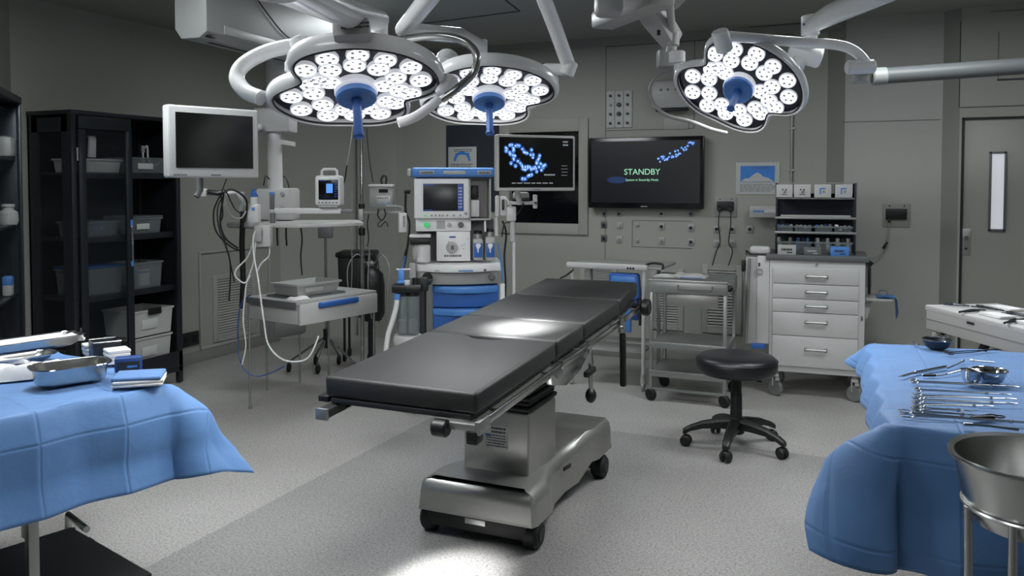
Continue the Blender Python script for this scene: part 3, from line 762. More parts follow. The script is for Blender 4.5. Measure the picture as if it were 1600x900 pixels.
la = thing('surgical_lamp', 'nearest and largest surgical lamp, lobed head with thick arm at upper left', 'surgical lamp', group='surgical lamps with many round lenses', mx=mx1)
make_lamp_head(la)
mx2 = lamp_matrix(764, 148, 3.75, .03, -.83, -.42, R_(-3))
lb = dup(la, mx=mx2, label='middle surgical lamp, smaller lobed head above the anaesthesia machine monitor')
mx3 = lamp_matrix(1156, 134, 4.0, -.38, -.58, -.66, R_(4))
lc = dup(la, mx=mx3, label='rightmost surgical lamp, tilted lobed head above the television')
lamp_light(la, mx1, 80, (-1.75, 2.9, .0), R_(160), rad=.25)
lamp_light(lb, mx2, 3000, (-1.55, 3.62, .9), R_(21), rad=.08)
lamp_light(lb, mx2, 60, (-2.0, 4.15, .0), R_(165), rad=.25)
lamp_light(lc, mx3, 900, (-1.50, 3.70, .92), R_(14), rad=.06)
lamp_light(lc, mx3, 90, (-.5, 3.6, .0), R_(165), rad=.25)
def arm(t, mx, name, pts, r, m='white_gloss', smooth=0, n=18, radii=None):
    q = MB(); q.tube(l2(mx, *pts), r, n=n, smooth=smooth, radii=radii); return q.build(name, m, t)
def ccyl(t, mx, name, p, q_, r, m='white_gloss', bev=.006):
    a, b = l2(mx, p, q_); q = MB(); q.cyl(a, b, r, bev=bev, n=22); return q.build(name, m, t)
# --- lamp 1 suspension
j = at_d(593, 40, 3.12); top = at_d(430, -40, 1.75)
arm(la, mx1, 'spring_arm', [j + V((0, 0, .02)), at_d(545, 22, 2.7), at_d(430, -32, 1.9), top], .05, radii=[.036, .046, .05, .05])
ccyl(la, mx1, 'ceiling_column', top - V((0, 0, .05)), V((top.x, top.y, CEIL - .02)), .05)
ccyl(la, mx1, 'ceiling_flange', V((top.x, top.y, CEIL - .04)), V((top.x, top.y, CEIL)), .12)
ccyl(la, mx1, 'joint', j + V((0, 0, .035)), j - V((0, 0, .06)), .032)
q = MB(); q.cyl(*l2(mx1, at_d(590, 40, 3.08) - V((0, 0, .0)), at_d(590, 40, 3.075)), .006); 
q = MB(); q.sphere(l2(mx1, at_d(594, 36, 3.08))[0], .008); q.build('blue_button', 'blue', la)
q = MB(); q.box((.02, -.262, .035), (.12, .07, .07), .012); q.build('gimbal_block', 'offwhite', la)
q = MB(); marks(q, -.03, .06, .02, .05, 0, 2); q.xf(Matrix.Translation((0.02, -.262, .0)) @ Matrix.Translation((0, -.036, 0))); q.build('block_print', 'ink', la)
ccyl(la, mx1, 'joint_sleeve', at_d(592, 52, 3.12), at_d(592, 70, 3.12), .018, 'steel')
arm(la, mx1, 'yoke', [at_d(500, 72, 3.15), at_d(470, 70, 3.1), at_d(420, 80, 3.08), at_d(382, 100, 3.05), at_d(370, 122, 3.02), at_d(384, 143, 2.98), at_d(408, 153, 2.95)], .028, smooth=6)
ccyl(la, mx1, 'yoke_joint', at_d(466, 62, 3.08), at_d(478, 90, 3.06), .038)
arm(la, mx1, 'yoke_link', [at_d(466, 85, 3.05), at_d(455, 100, 3.03), at_d(458, 116, 3.0)], .022, smooth=4)
ccyl(la, mx1, 'pivot_cap', at_d(458, 96, 3.0), at_d(458, 114, 3.0), .030)
arm(la, mx1, 'yoke', [at_d(600, 70, 3.1), at_d(640, 60, 3.05), at_d(690, 56, 3.0), at_d(728, 66, 2.98), at_d(745, 88, 2.95), at_d(738, 116, 2.95), at_d(712, 140, 2.92), at_d(690, 156, 2.92)], .014, 'steel', smooth=6)
arm(la, mx1, 'bumper_rail', [at_d(480, 96, 3.05), at_d(505, 72, 3.06), at_d(545, 58, 3.08), at_d(590, 54, 3.1)], .009, smooth=6)
arm(la, mx1, 'lower_link', [at_d(622, 192, 2.93), at_d(650, 182, 2.95), at_d(680, 160, 3.0), at_d(706, 135, 3.05)], .018, smooth=5)
ccyl(la, mx1, 'link_joint', at_d(690, 150, 2.98), at_d(706, 120, 3.0), .03)
# --- lamp 2 suspension
arm(lb, mx2, 'spring_arm', [at_d(846, -12, 3.9), at_d(866, 40, 4.05), at_d(887, 98, 4.2)], .036)
p = at_d(846, -12, 3.9); ccyl(lb, mx2, 'ceiling_column', p, V((p.x, p.y, CEIL)), .05)
ccyl(lb, mx2, 'joint', at_d(892, 96, 4.2), at_d(884, 118, 4.2), .040)
ccyl(lb, mx2, 'cross_arm', at_d(893, 109, 4.2), at_d(850, 108, 4.25), .030)
arm(lb, mx2, 'yoke', [at_d(862, 112, 4.25), at_d(868, 125, 4.24), at_d(864, 140, 4.22), at_d(842, 158, 4.15), at_d(812, 175, 4.1), at_d(790, 188, 4.05)], .016, smooth=6)
ccyl(lb, mx2, 'pivot_cap', at_d(824, 102, 4.3), at_d(830, 114, 4.15), .03)
ccyl(lb, mx2, 'head_joint', at_d(753, 62, 4.45), at_d(753, 98, 4.45), .030)
arm(lb, mx2, 'rear_arm', [at_d(752, 74, 4.45), at_d(735, 64, 4.4), at_d(718, 55, 4.3), at_d(680, 52, 4.15), at_d(630, 46, 4.0), at_d(650, 22, 3.6), at_d(690, -30, 3.1)], .04, n=10)
p = at_d(690, -30, 3.1); ccyl(lb, mx2, 'rear_column', V((p.x, p.y, p.z)), V((p.x, p.y, CEIL)), .05)
ccyl(lb, mx2, 'pivot_cap', at_d(700, 92, 4.3), at_d(694, 108, 4.2), .06)
arm(lb, mx2, 'handle_rail', [at_d(676, 130, 4.1), at_d(690, 112, 4.2), at_d(715, 94, 4.3), at_d(745, 90, 4.35)], .014, smooth=6)
# --- lamp 3 suspension
arm(lc, mx3, 'spring_arm', [at_d(1264, 42, 4.15), at_d(1300, 22, 3.9), at_d(1400, -22, 3.3), at_d(1470, -60, 2.9)], .05, radii=[.04, .05, .052, .052])
p = at_d(1470, -60, 2.9); ccyl(lc, mx3, 'ceiling_column', p - V((0, 0, .04)), V((p.x, p.y, CEIL)), .05)
ccyl(lc, mx3, 'joint', at_d(1266, 24, 4.15), at_d(1266, 56, 4.15), .044)
q = MB(); q.sphere(l2(mx3, at_d(1256, 38, 4.1))[0], .009, (.6, .6, 1)); q.build('blue_button', 'blue', lc)
ccyl(lc, mx3, 'joint_sleeve', at_d(1266, 52, 4.15), at_d(1266, 74, 4.15), .034)
c, = l2(mx3, at_d(1258, 84, 4.2)); q = MB(); q.box(c, (.17, .09, .09), .02); q.build('elbow_block', 'white_gloss', lc)
ccyl(lc, mx3, 'drop_arm', at_d(1249, 92, 4.2), at_d(1238, 118, 4.2), .04)
arm(lc, mx3, 'yoke', [at_d(1128, 56, 3.75), at_d(1180, 60, 3.82), at_d(1250, 66, 3.95), at_d(1305, 70, 3.9), at_d(1332, 78, 3.88), at_d(1350, 94, 3.86), at_d(1355, 108, 3.86)], .024, smooth=6)
ccyl(lc, mx3, 'yoke_joint', at_d(1124, 48, 3.72), at_d(1133, 80, 3.76), .038)
ccyl(lc, mx3, 'end_grip', at_d(1323, 106, 3.86), at_d(1366, 104, 3.86), .033)
ccyl(lc, mx3, 'grip_stub', at_d(1344, 108, 3.9), at_d(1344, 130, 3.9), .035, 'offwhite')
arm(lc, mx3, 'side_hoop', [at_d(1050, 110, 4.1), at_d(1030, 118, 4.1), at_d(1016, 136, 4.1), at_d(1020, 160, 4.1), at_d(1042, 180, 4.05), at_d(1080, 190, 4.0), at_d(1112, 202, 3.98), at_d(1136, 208, 3.98)], .009, 'grey', smooth=6)
ccyl(lc, mx3, 'left_joint', at_d(1058, 80, 4.3), at_d(1058, 98, 4.3), .042)
ccyl(lc, mx3, 'left_sleeve', at_d(1062, 98, 4.3), at_d(1062, 114, 4.3), .03)
# separate ceiling pendant arm above the television, carrying lamp 3's left joint
t = thing('ceiling_pendant', 'white jointed ceiling pendant arm above the television, left of the rightmost lamp', 'pendant arm', at_d(1000, 20, 4.6))
def wl3(nm, a, b, r, m='offwhite', bev=.006):
    q = MB(); q.cyl(a - t.location, b - t.location, r, bev=bev, n=20); return q.build(nm, m, t)
def bx3(nm, c, d, rz=0, m='offwhite', bev=.02, rot=None):
    q = MB(); q.box(c - t.location, d, bev, rot=rot if rot is not None else rz); return q.build(nm, m, t)
bx3('end_cap', at_d(952, 5, 4.2), (.14, .16, .13), YAW, bev=.03)
bx3('beam', at_d(985, 15, 4.6), (.15, .7, .10), YAW + .35, bev=.02)
bx3('junction', at_d(1020, -10, 4.6), (.34, .3, .14), YAW, bev=.04)
a_, b_ = at_d(1006, -6, 4.6), at_d(1052, 66, 4.8)
q = MB(); d_ = b_ - a_; q.prism([(-.06, 0), (.06, 0), (.075, .15), (.04, d_.length), (-.045, d_.length)], -.06, .06, Mx=Matrix.Translation(a_ - t.location) @ d_.to_track_quat('Z', 'Y').to_matrix().to_4x4() @ Matrix.Rotation(PI / 2, 4, 'X') @ Matrix.Diagonal((1, 1, 1, 1)), bev=.012)
q.build('lower_arm', 'offwhite', t)
wl3('rod', at_d(1045, -6, 4.5), at_d(1052, 66, 4.8), .022)
wl3('joint', at_d(1052, 48, 4.75), at_d(1050, 72, 4.75), .04)
wl3('sleeve', at_d(1050, 70, 4.75), at_d(1048, 84, 4.75), .03)
bx3('service_box', at_d(1042, 92, 4.9), (.11, .1, .1), YAW, 'grey', .01)
p = at_d(1010, -20, 4.6); wl3('ceiling_column', p, V((p.x, p.y, CEIL)), .07)
bx3('catch', at_d(1029, 51, 4.65), (.02, .02, .03), YAW, 'black', .004)
# faint horizontal boom to the right
t = thing('ceiling_boom', 'slim grey horizontal boom arm running off the right edge above the door', 'boom arm', at_d(1375, 118, 5.2))
a_, b_ = at_d(1362, 120, 5.2) - t.location, at_d(1700, 96, 5.0) - t.location
q = MB(); q.cyl(a_, b_, .05, bev=.01); q.build('boom_tube', 'midgrey', t)
q = MB(); q.cyl(b_ - V((0, 0, .05)), V((b_.x, b_.y, CEIL - t.location.z)), .06); q.build('boom_column', 'offwhite', t)
q = MB(); q.cyl(a_, a_ + (b_ - a_).normalized() * .09, .055, bev=.008); q.build('end_collar', 'grey', t)
# ================================================================== TALL CABINETS
def cabinet_shell(t, L, D, Hh, posts, name='dark_steel', leg=.1, top=.03):
    q = MB(); q.box((L / 2, D / 2, Hh - top / 2), (L + .01, D + .01, top), .004); q.build('top_panel', name, t)
    q = MB(); q.box((L / 2, D / 2, leg + .02), (L, D, .04), .003); q.box((L / 2, .012, leg + .1), (L, .024, .12), .002); q.build('base_panel', name, t)
    q = MB(); q.box((L / 2, D - .008, Hh / 2 + .05), (L, .016, Hh - leg - .05)); q.build('back_panel', 'cabinet_inner', t)
    for (x, y) in ((.02, .02), (L - .02, .02), (.02, D - .02), (L - .02, D - .02)):
        q = MB(); q.box((x, y, Hh / 2), (.04, .04, Hh - .02), .003); q.build('post', name, t)
t = thing('storage_cabinet', 'tall dark steel cabinet with one glass door and open right bay against the left wall', 'cabinet', (-5.06, 4.02, 0), PI / 2)
L, D, Hh = .97, .44, 2.10
cabinet_shell(t, L, D, Hh, None)
q = MB(); q.box((.012, D / 2, 2.0), (.02, D - .06, .1)); q.box((.012, .07, 1.1), (.02, .06, 1.9)); q.box((.012, D - .07, 1.1), (.02, .06, 1.9)); q.box((.012, D / 2, .22), (.02, D - .06, .14)); sp = q.build('side_frame', 'dark_steel', t)
q = MB(); q.box((.012, D / 2, 1.12), (.004, D - .18, 1.68)); q.build('side_pane', 'glass', sp)
q = MB(); q.box((L - .012, D / 2, 1.1), (.012, D - .04, 1.95)); q.build('side_panel', 'dark_steel', t)
q = MB(); q.box((.495, .03, 1.1), (.03, .03, 1.9), .002); q.build('mullion', 'dark_steel', t)
SH = [.30, .78, 1.20, 1.66]
for z in SH[1:]:
    q = MB(); q.box((L / 2, D / 2 + .02, z), (L - .05, D - .08, .02), .002); q.box((L / 2, .045, z - .01), (L - .06, .012, .045), .002); q.build('shelf', 'dark_steel', t)
q = MB()
for (x, z, w, h) in ((.27, 2.02, .44, .09), (.27, .27, .44, .09), (.075, 1.14, .055, 1.66), (.465, 1.14, .055, 1.66)): q.box((x, -.006, z), (w, .022, h), .002)
dd = q.build('door', 'dark_steel', t)
q = MB(); q.box((.27, -.004, 1.14), (.34, .004, 1.66)); q.build('pane', 'glass', dd)
q = MB(); q.box((.475, -.022, 1.15), (.02, .014, .26), .004); q.build('handle', 'chrome', dd)
q = MB(); q.box((.475, -.02, 1.30), (.022, .008, .05), .002); q.build('latch_tab', 'blue', dd)
q = MB(); q.box((.475, -.02, 1.0), (.022, .008, .04), .002); q.build('latch_tab', 'blue', dd)
for z in (1.75, .5):
    q = MB(); q.cyl((.035, -.014, z), (.035, -.014, z + .09), .007); q.build('hinge', 'steel_dull', dd)
CAB = Matrix.Translation((-5.06, 4.02, 0)) @ Matrix.Rotation(PI / 2, 4, 'Z')
def bin_box(M4, x, y, z, w, d, h, label, m='clear_plastic', lid=None, lab=True, group='plastic bins in the tall dark cabinet', name='storage_bin', fl=1.08):
    p = M4 @ V((x, y, z)); rz = M4.to_euler().z
    t = thing(name, label, 'bin', p, rz, group)
    b = bmesh.new(); n = 4
    def rect(w_, d_, z_): return [b.verts.new((sx * w_ / 2, sy * d_ / 2, z_)) for sx, sy in ((-1, -1), (1, -1), (1, 1), (-1, 1))]
    R0, R1, R2, R3, R4 = rect(w / fl, d / fl, 0), rect(w, d, h), rect(w + .016, d + .016, h), rect(w + .016, d + .016, h - .014), None
    I1, I0 = rect(w - .008, d - .008, h), rect(w / fl - .008, d / fl - .008, .006)
    def band(a, c): 
        for i in range(4): b.faces.new((a[i], a[(i + 1) % 4], c[(i + 1) % 4], c[i]))
    b.faces.new(R0); band(R0, R1); band(R2, R3); band(I1, I0); b.faces.new(I0); band(I1, R2); band(R1, R3)
    bmesh.ops.remove_doubles(b, verts=b.verts, dist=1e-5); bmesh.ops.recalc_face_normals(b, faces=b.faces)
    q = MB(); q._merge(b); q.build('tub', m, t)
    if lid: q = MB(); q.box((0, 0, h + .008), (w + .02, d + .02, .014), .003); q.build('lid', lid, t)
    if lab: q = MB(); q.box((-w * .1, -d / 2 / fl - .012, h * .45), (w * .4, .003, h * .36), .001); q.build('label_card', 'paper', t)
    return t
bin_box(CAB, .72, .2, .215, .36, .30, .20, 'white plastic bin with dark latch on the bottom right of the tall dark cabinet', 'bin_white')
o = bin_box(CAB, .72, .2, .425, .38, .32, .2, 'open white plastic bin stacked on another in the bottom right of the tall dark cabinet', 'bin_white')
q = MB(); q.box((0, -.172, .185), (.12, .02, .05), .006); q.build('latch', 'black', o)
bin_box(CAB, .29, .2, .16, .34, .30, .24, 'dim grey bin behind the glass door on the bottom of the tall dark cabinet', 'clear_plastic', 'dark', False)
bin_box(CAB, .69, .2, .79, .30, .26, .20, 'clear bin with blue packets on the third shelf down of the tall dark cabinet', 'clear_plastic', None, False)
bin_box(CAB, .69, .2, 1.21, .30, .26, .12, 'clear lidded bin with white label on the second shelf down of the tall dark cabinet', 'clear_plastic', 'clear_plastic', True)
bin_box(CAB, .72, .2, 1.67, .36, .28, .12, 'shallow grey tray with coiled tube on the top right shelf of the tall dark cabinet', 'clear_plastic', None, True)
bin_box(CAB, .29, .2, 1.67, .34, .28, .10, 'pale tray behind the glass door on the top shelf of the tall dark cabinet', 'bin_white', None, False)
bin_box(CAB, .29, .2, 1.21, .30, .26, .11, 'dark bin with blue contents behind the glass door, second shelf down', 'clear_plastic', None, False)
bin_box(CAB, .29, .2, .79, .34, .28, .19, 'blue rimmed bin behind the glass door, third shelf down', 'clear_plastic', 'blue_dark', False)
def item(name, label, cat, M4, c, parts, group=None):
    p = M4 @ V(c); t = thing(name, label, cat, p, M4.to_euler().z, group)
    for nm, m, fn in parts:
        q = MB(); fn(q); q.build(nm, m, t)
    return t
item('packet', 'small blue packet standing in the clear bin of the tall dark cabinet', 'packet', CAB, (.62, .16, .80), [('wrapper', 'blue', lambda q: q.box((0, 0, .07), (.07, .02, .14), .004)), ('label_card', 'paper', lambda q: q.box((0, -.011, .08), (.05, .002, .03)))])
item('packet', 'white and blue packet lying in the clear bin of the tall dark cabinet', 'packet', CAB, (.74, .16, .80), [('wrapper', 'gauze', lambda q: q.box((0, 0, .06), (.09, .03, .12), .004)), ('band', 'blue', lambda q: q.box((0, 0, .105), (.092, .032, .02), .002))])
item('packet', 'blue packet in the dark bin behind the cabinet glass door', 'packet', CAB, (.3, .12, 1.22), [('wrapper', 'blue_deep', lambda q: q.box((0, 0, .05), (.1, .03, .1), .004)), ('label_card', 'paper', lambda q: q.box((.02, -.016, .05), (.02, .002, .03)))])
item('tube_coil', 'pale coiled tube in the top right tray of the tall dark cabinet', 'tube', CAB, (.76, .1, 1.68), [('tube', 'tube_white', lambda q: q.tube([V((-.05, 0, .02)), V((-.06, 0, .15)), V((-.02, 0, .2)), V((-.01, 0, .1)), V((.05, 0, .05)), V((.12, 0, .09))], .007, smooth=5)), ('connector', 'grey', lambda q: q.cyl((-.06, 0, .15), (-.06, 0, .2), .014))])
item('white_pouch', 'white crumpled pouch behind the glass at the top of the tall dark cabinet', 'pouch', CAB, (.26, .12, 1.78), [('pouch', 'gauze', lambda q: q.prism([(-.03, 0), (.03, .0), (.035, .14), (-.02, .15)], -.01, .01, Mx=Matrix.Rotation(PI / 2, 4, 'X'), bev=.004)), ('seal', 'paper', lambda q: q.box((0, 0, .15), (.06, .022, .012), .003))])

# left-most cabinet against the corner wall, facing the room
c0 = at_d(38, 153, 4.9); ang = PI * .75
t = thing('storage_cabinet', 'tall dark open fronted cabinet cut by the left edge of the picture', 'cabinet', (-4.62, 3.34, 0), R_(135) , None)
# local x runs away from the camera-right corner backwards: mirror so that x grows toward the camera
CB = Matrix.Translation((-4.62, 3.34, 0)) @ Matrix.Rotation(R_(-45), 4, 'Z')      # x along wall toward camera, +y into the room
t.matrix_world = CB
L2, D2, H2 = 1.2, .21, 2.10
q = MB(); q.box((L2 / 2, -D2 / 2, H2 - .02), (L2 + .01, D2 + .01, .04), .003); q.build('top_panel', 'dark_steel', t)
q = MB(); q.box((L2 / 2, -D2 / 2, .1), (L2, D2, .1), .003); q.build('base_panel', 'dark_steel', t)
q = MB(); q.box((L2 / 2, -D2 + .006, 1.05), (L2, .012, 2.0)); q.build('back_panel', 'cabinet_inner', t)
q = MB(); q.box((.008, -D2 / 2, 1.05), (.016, D2, 2.05), .002); q.build('side_panel', 'dark_steel', t)
q = MB(); q.box((L2 - .008, -D2 / 2, 1.05), (.016, D2, 2.05), .002); q.build('side_panel', 'dark_steel', t)
q = MB(); q.box((.015, -.01, 1.05), (.03, .02, 2.0), .002); q.build('front_post', 'dark_steel', t)
q = MB(); q.box((L2 / 2, -.004, 1.05), (L2 - .06, .003, 1.9)); q.build('pane', 'glass', t)
shz = []
for (px, py) in ((18, 247), (18, 356), (18, 470)):
    d = 4.6; z = at_d(px, py, d).z; shz.append(z)
    q = MB(); q.box((L2 / 2, -D2 / 2 - .01, z), (L2 - .04, D2 - .04, .016), .002); q.build('shelf', 'dark_steel', t)
def on_cb(px, z):  # point on the cabinet's mid-depth plane
    r = ray(px, 300); n = V((.7071, .7071, 0)); o = CB @ V((0, -.055, 0)); k = (o.dot(n) - CAM.dot(n)) / r.dot(n); p = CAM + r * k; return V((p.x, p.y, z))
p = on_cb(12, shz[0] + .009); RZ = R_(135)
t = thing('pulse_monitor', 'white handheld meter with blue button on the upper shelf of the left-edge cabinet', 'meter', p, RZ)
q = MB(); q.box((0, 0, .06), (.16, .08, .12), .025); q.build('body', 'bin_white', t)
q = MB(); q.box((-.05, .042, .08), (.03, .006, .03), .003); q.build('button', 'blue', t)
q = MB(); q.box((.03, .042, .05), (.05, .006, .05), .006); q.build('dial', 'grey', t)
p = on_cb(12, shz[1] + .009); t = thing('white_jar', 'white plastic jar on the middle shelf of the left-edge cabinet', 'jar', p, RZ)
q = MB(); q.lathe([(0, 0), (.045, 0), (.052, .02), (.05, .07), (.03, .085), (.03, .1), (0, .1)]); q.build('body', 'bin_white', t)
q = MB(); q.cyl((0, 0, .1), (0, 0, .118), .036, bev=.004); q.build('cap', 'bin_white', t)
p = on_cb(9, shz[2] + .009); t = thing('solution_bottle', 'small blue and white bottle on the lower shelf of the left-edge cabinet', 'bottle', p, RZ)
q = MB(); q.box((0, 0, .05), (.07, .05, .1), .012); q.build('body', 'bin_white', t)
q = MB(); q.box((0, .0, .085), (.072, .052, .06), .012); q.build('sleeve', 'blue', t)
p = on_cb(20, shz[0] - .03); t = thing('scissors', 'blue handled scissors hanging in the left-edge cabinet', 'scissors', p + V((.02, .02, 0)), RZ)
for s in (-1, 1):
    q = MB(); q.tube([V((s * .018 + .016 * math.cos(a), 0, -.03 + .028 * math.sin(a))) for a in [k * PI / 5 for k in range(10)]], .005, n=6, closed=True); q.build('handle', 'blue', t)
    q = MB(); q.tube([V((s * .012, 0, -.058)), V((0, 0, -.09)), V((-s * .006, 0, -.16))], .004, n=6); q.build('blade', 'steel', t)

# ================================================================== CEILING PENDANT WITH SHELF (left)
PD = 5.6
pc = at_d(430, 300, PD)
t = thing('equipment_pendant', 'white ceiling column with service box and shelf left of the anaesthesia machine', 'pendant', (pc.x, pc.y, 0), YAW)
q = MB(); q.lathe([(0, 1.54), (.052, 1.54), (.05, 1.62), (.046, 1.9), (.046, 2.0), (0, 2.0)], n=28); q.build('column', 'white', t)
z1 = at_d(430, 170, PD).z; z0 = at_d(430, 207, PD).z
q = MB(); q.box((0, .03, (z0 + z1) / 2), (.24, .22, z1 - z0), .015); q.build('upper_housing', 'offwhite', t)
q = MB(); q.box((.09, .0, z1 - .25 + .02), (.02, .3, .03)) ; q.cyl((0, .05, z1 - .02), (0, .05, CEIL), .07); q.build('ceiling_column', 'offwhite', t)
z1 = at_d(430, 294, PD).z; z0 = at_d(430, 344, PD).z
q = MB(); q.box((.01, .04, (z0 + z1) / 2), (.24, .22, z1 - z0), .018); sb = q.build('service_box', 'offwhite', t)
q = MB(); q.box((.0, -.078, (z0 + z1) / 2 + .02), (.028, .016, .11), .004); q.build('gas_outlet', 'midgrey', sb)
q = MB(); q.box((.0, -.082, (z0 + z1) / 2 + .075), (.03, .016, .02), .004); q.build('blue_tag', 'blue', sb)
for dz in (.07, -.02):
    q = MB(); q.cyl((.07, -.07, (z0 + z1) / 2 + dz), (.07, -.09, (z0 + z1) / 2 + dz), .013, bev=.003); q.build('socket', 'grey', sb)
q = MB(); q.box((-.105, -.06, (z0 + z1) / 2 + .06), (.02, .03, .02), .004); q.build('gas_valve', 'blue_deep', sb)
def lp(px, py, d=PD):   # pixel to pendant local
    return (Matrix.Rotation(-YAW, 4, 'Z') @ (at_d(px, py, d) - V((pc.x, pc.y, 0))))
a = lp(372, 352, 5.3); b = lp(566, 345, 5.5); c = lp(455, 356, 5.1)
zs = lp(470, 348, 5.4).z
q = MB(); q.prism([(a.x, a.y), (lp(460, 350, 5.05).x, -.48), (lp(566, 350, 5.35).x, -.2), (lp(560, 345, 5.7).x, .12), (a.x + .05, .05)], zs - .02, zs + .005, bev=.006); sh = q.build('shelf', 'offwhite', t)
q = MB(); q.tube([V((a.x - .05, a.y - .02, zs - .006)), V((lp(400, 350, 5.15).x, -.44, zs - .006))], .022, n=10); q.build('shelf_rail', 'grey', sh)
q = MB(); q.box(((lp(425, 330, 5.2).x + lp(535, 330, 5.3).x) / 2, -.34, lp(480, 330, 5.2).z), (lp(535, 330, 5.3).x - lp(425, 330, 5.2).x, .04, .035), .006); rl = q.build('rail_arm', 'white', t)
q = MB(); q.box((lp(545, 330, 5.3).x, -.34, lp(480, 330, 5.2).z - .004), (.07, .03, .028), .008); q.build('rail_grip', 'midgrey', rl)
q = MB(); q.box((lp(421, 331, 5.2).x, -.34, lp(421, 333, 5.2).z - .02), (.04, .05, .08), .01); q.build('rail_bracket', 'grey', rl)
q = MB(); q.cyl((lp(423, 345, 5.2).x, -.36, zs), (lp(423, 345, 5.2).x, -.36, lp(421, 333, 5.2).z), .016); q.build('clamp', 'midgrey', rl)
# cable tray arm at left with hanging cables
q = MB(); q.tube([lp(312, 300, 5.0), lp(332, 304, 5.05), lp(368, 301, 5.2), lp(378, 316, 5.25), lp(384, 322, 5.3)], .014, n=8); q.build('cable_arm', 'white', t)
q = MB(); q.box(lp(318, 301, 4.98), (.05, .05, .05), .01); q.build('arm_clamp', 'offwhite', t)
q = MB(); q.box(lp(378, 318, 5.25), (.03, .03, .15), .006); q.build('arm_post', 'grey', t)
def lcable(name, m, r, *pp, sm=6):
    q = MB(); q.tube([lp(*p) for p in pp], r, n=7, smooth=sm); return q.build(name, m, t)
q = MB(); q.tube([lp(324, 300, 4.97), lp(340, 302, 5.0), lp(352, 300, 5.0)], .016, n=8); q.build('cable_sleeve', 'black', t)
lcable('cable', 'cable', .007, (348, 302, 5.0), (362, 296, 5.1), (380, 306, 5.15), (386, 322, 5.2), (380, 360, 5.25), (378, 410, 5.3))
lcable('cable', 'cable', .005, (346, 302, 5.0), (334, 330, 5.05), (338, 362, 5.1), (360, 385, 5.15), (376, 392, 5.2))
lcable('cable', 'cable', .006, (350, 302, 5.0), (344, 345, 5.05), (352, 372, 5.1), (372, 388, 5.15))
lcable('cable', 'cable', .004, (352, 302, 5.0), (340, 325, 5.03), (343, 360, 5.05), (356, 395, 5.05), (366, 440, 5.1))
lcable('cable', 'cable', .004, (354, 300, 5.0), (366, 325, 5.08), (380, 345, 5.15), (377, 420, 5.2))
lcable('cable', 'cable', .005, (345, 303, 5.0), (348, 335, 5.02), (344, 352, 5.02), (352, 380, 5.05), (360, 415, 5.1), (358, 470, 5.1))
lcable('cable', 'cable', .003, (354, 280, 4.4), (350, 290, 4.8), (346, 302, 5.0))
lcable('cable', 'cable_grey', .005, (352, 302, 4.98), (352, 320, 5.0), (362, 338, 5.05), (376, 341, 5.1), (384, 330, 5.15))
q = MB(); q.tube([lp(380, 330, 5.2), lp(378, 380, 5.2), lp(380, 440, 5.25), lp(378, 480, 5.3)], .018, n=8); q.build('cable_trunk', 'black', t)
# hanging module below the shelf with white hoses
q = MB(); q.box(lp(413, 369, 5.1), (.09, .06, .13), .008); mo = q.build('hanging_module', 'offwhite', t)
q = MB(); q.box(lp(404, 366, 5.07), (.05, .05, .1), .015); q.build('valve_block', 'grey', mo)
lcable('hose', 'tube_white', .0055, (402, 358, 5.05), (396, 370, 5.05), (397, 400, 5.05), (404, 440, 5.0), (412, 500, 5.0), (420, 540, 5.0), (445, 563, 5.0), (480, 560, 5.0), (498, 525, 5.05))
lcable('hose', 'tube_white', .005, (398, 368, 5.05), (388, 400, 5.1), (370, 420, 5.1), (368, 432, 5.1), (382, 442, 5.1), (392, 430, 5.1))
lcable('hose', 'tube_white', .0045, (400, 372, 5.05), (396, 410, 5.08), (386, 440, 5.1), (383, 460, 5.1), (380, 500, 5.1), (384, 540, 5.1), (378, 570, 5.1))
lcable('hose', 'blue_dark', .004, (392, 460, 5.15), (375, 480, 5.15), (372, 540, 5.15), (380, 575, 5.1), (400, 588, 5.1), (425, 582, 5.1), (445, 572, 5.1))
lcable('hose', 'tube_white', .005, (421, 385, 5.1), (420, 400, 5.1), (408, 412, 5.1), (402, 425, 5.1))
for xx in (433, 447): lcable('cable', 'black', .006, (xx, 356, 5.5), (xx, 370, 5.5), (xx + 1, 384, 5.5), sm=0)
lcable('cable', 'cable', .005, (470, 356, 5.5), (472, 375, 5.5), (470, 400, 5.5), (472, 430, 5.5))
lcable('cable', 'cable', .004, (412, 290, 5.5), (415, 275, 5.5), (421, 280, 5.55), sm=4)
lcable('cable', 'cable', .004, (442, 275, 5.5), (448, 280, 5.5), (452, 294, 5.5), sm=4)
# pump bottle on the shelf
PM = Matrix.Translation((pc.x, pc.y, 0)) @ Matrix.Rotation(YAW, 4, 'Z')
p = lp(397, 346, 5.25)
t2 = thing('solution_bottle', 'white pump bottle with blue cap at the left end of the pendant shelf', 'bottle', PM @ V((p.x, p.y, zs + .005)), YAW)
q = MB(); q.box((0, 0, .06), (.075, .06, .12), .012); q.build('body', 'white', t2)
q = MB(); q.lathe([(0, .12), (.022, .12), (.02, .165), (0, .165)]); q.build('neck', 'white', t2)
q = MB(); q.lathe([(0, .165), (.018, .165), (.018, .195), (.01, .2), (.01, .215), (0, .215)]); q.build('cap', 'blue_deep', t2)
q = MB(); q.box((.005, -.031, .09), (.02, .003, .02), .001); q.build('label_mark', 'blue', t2)
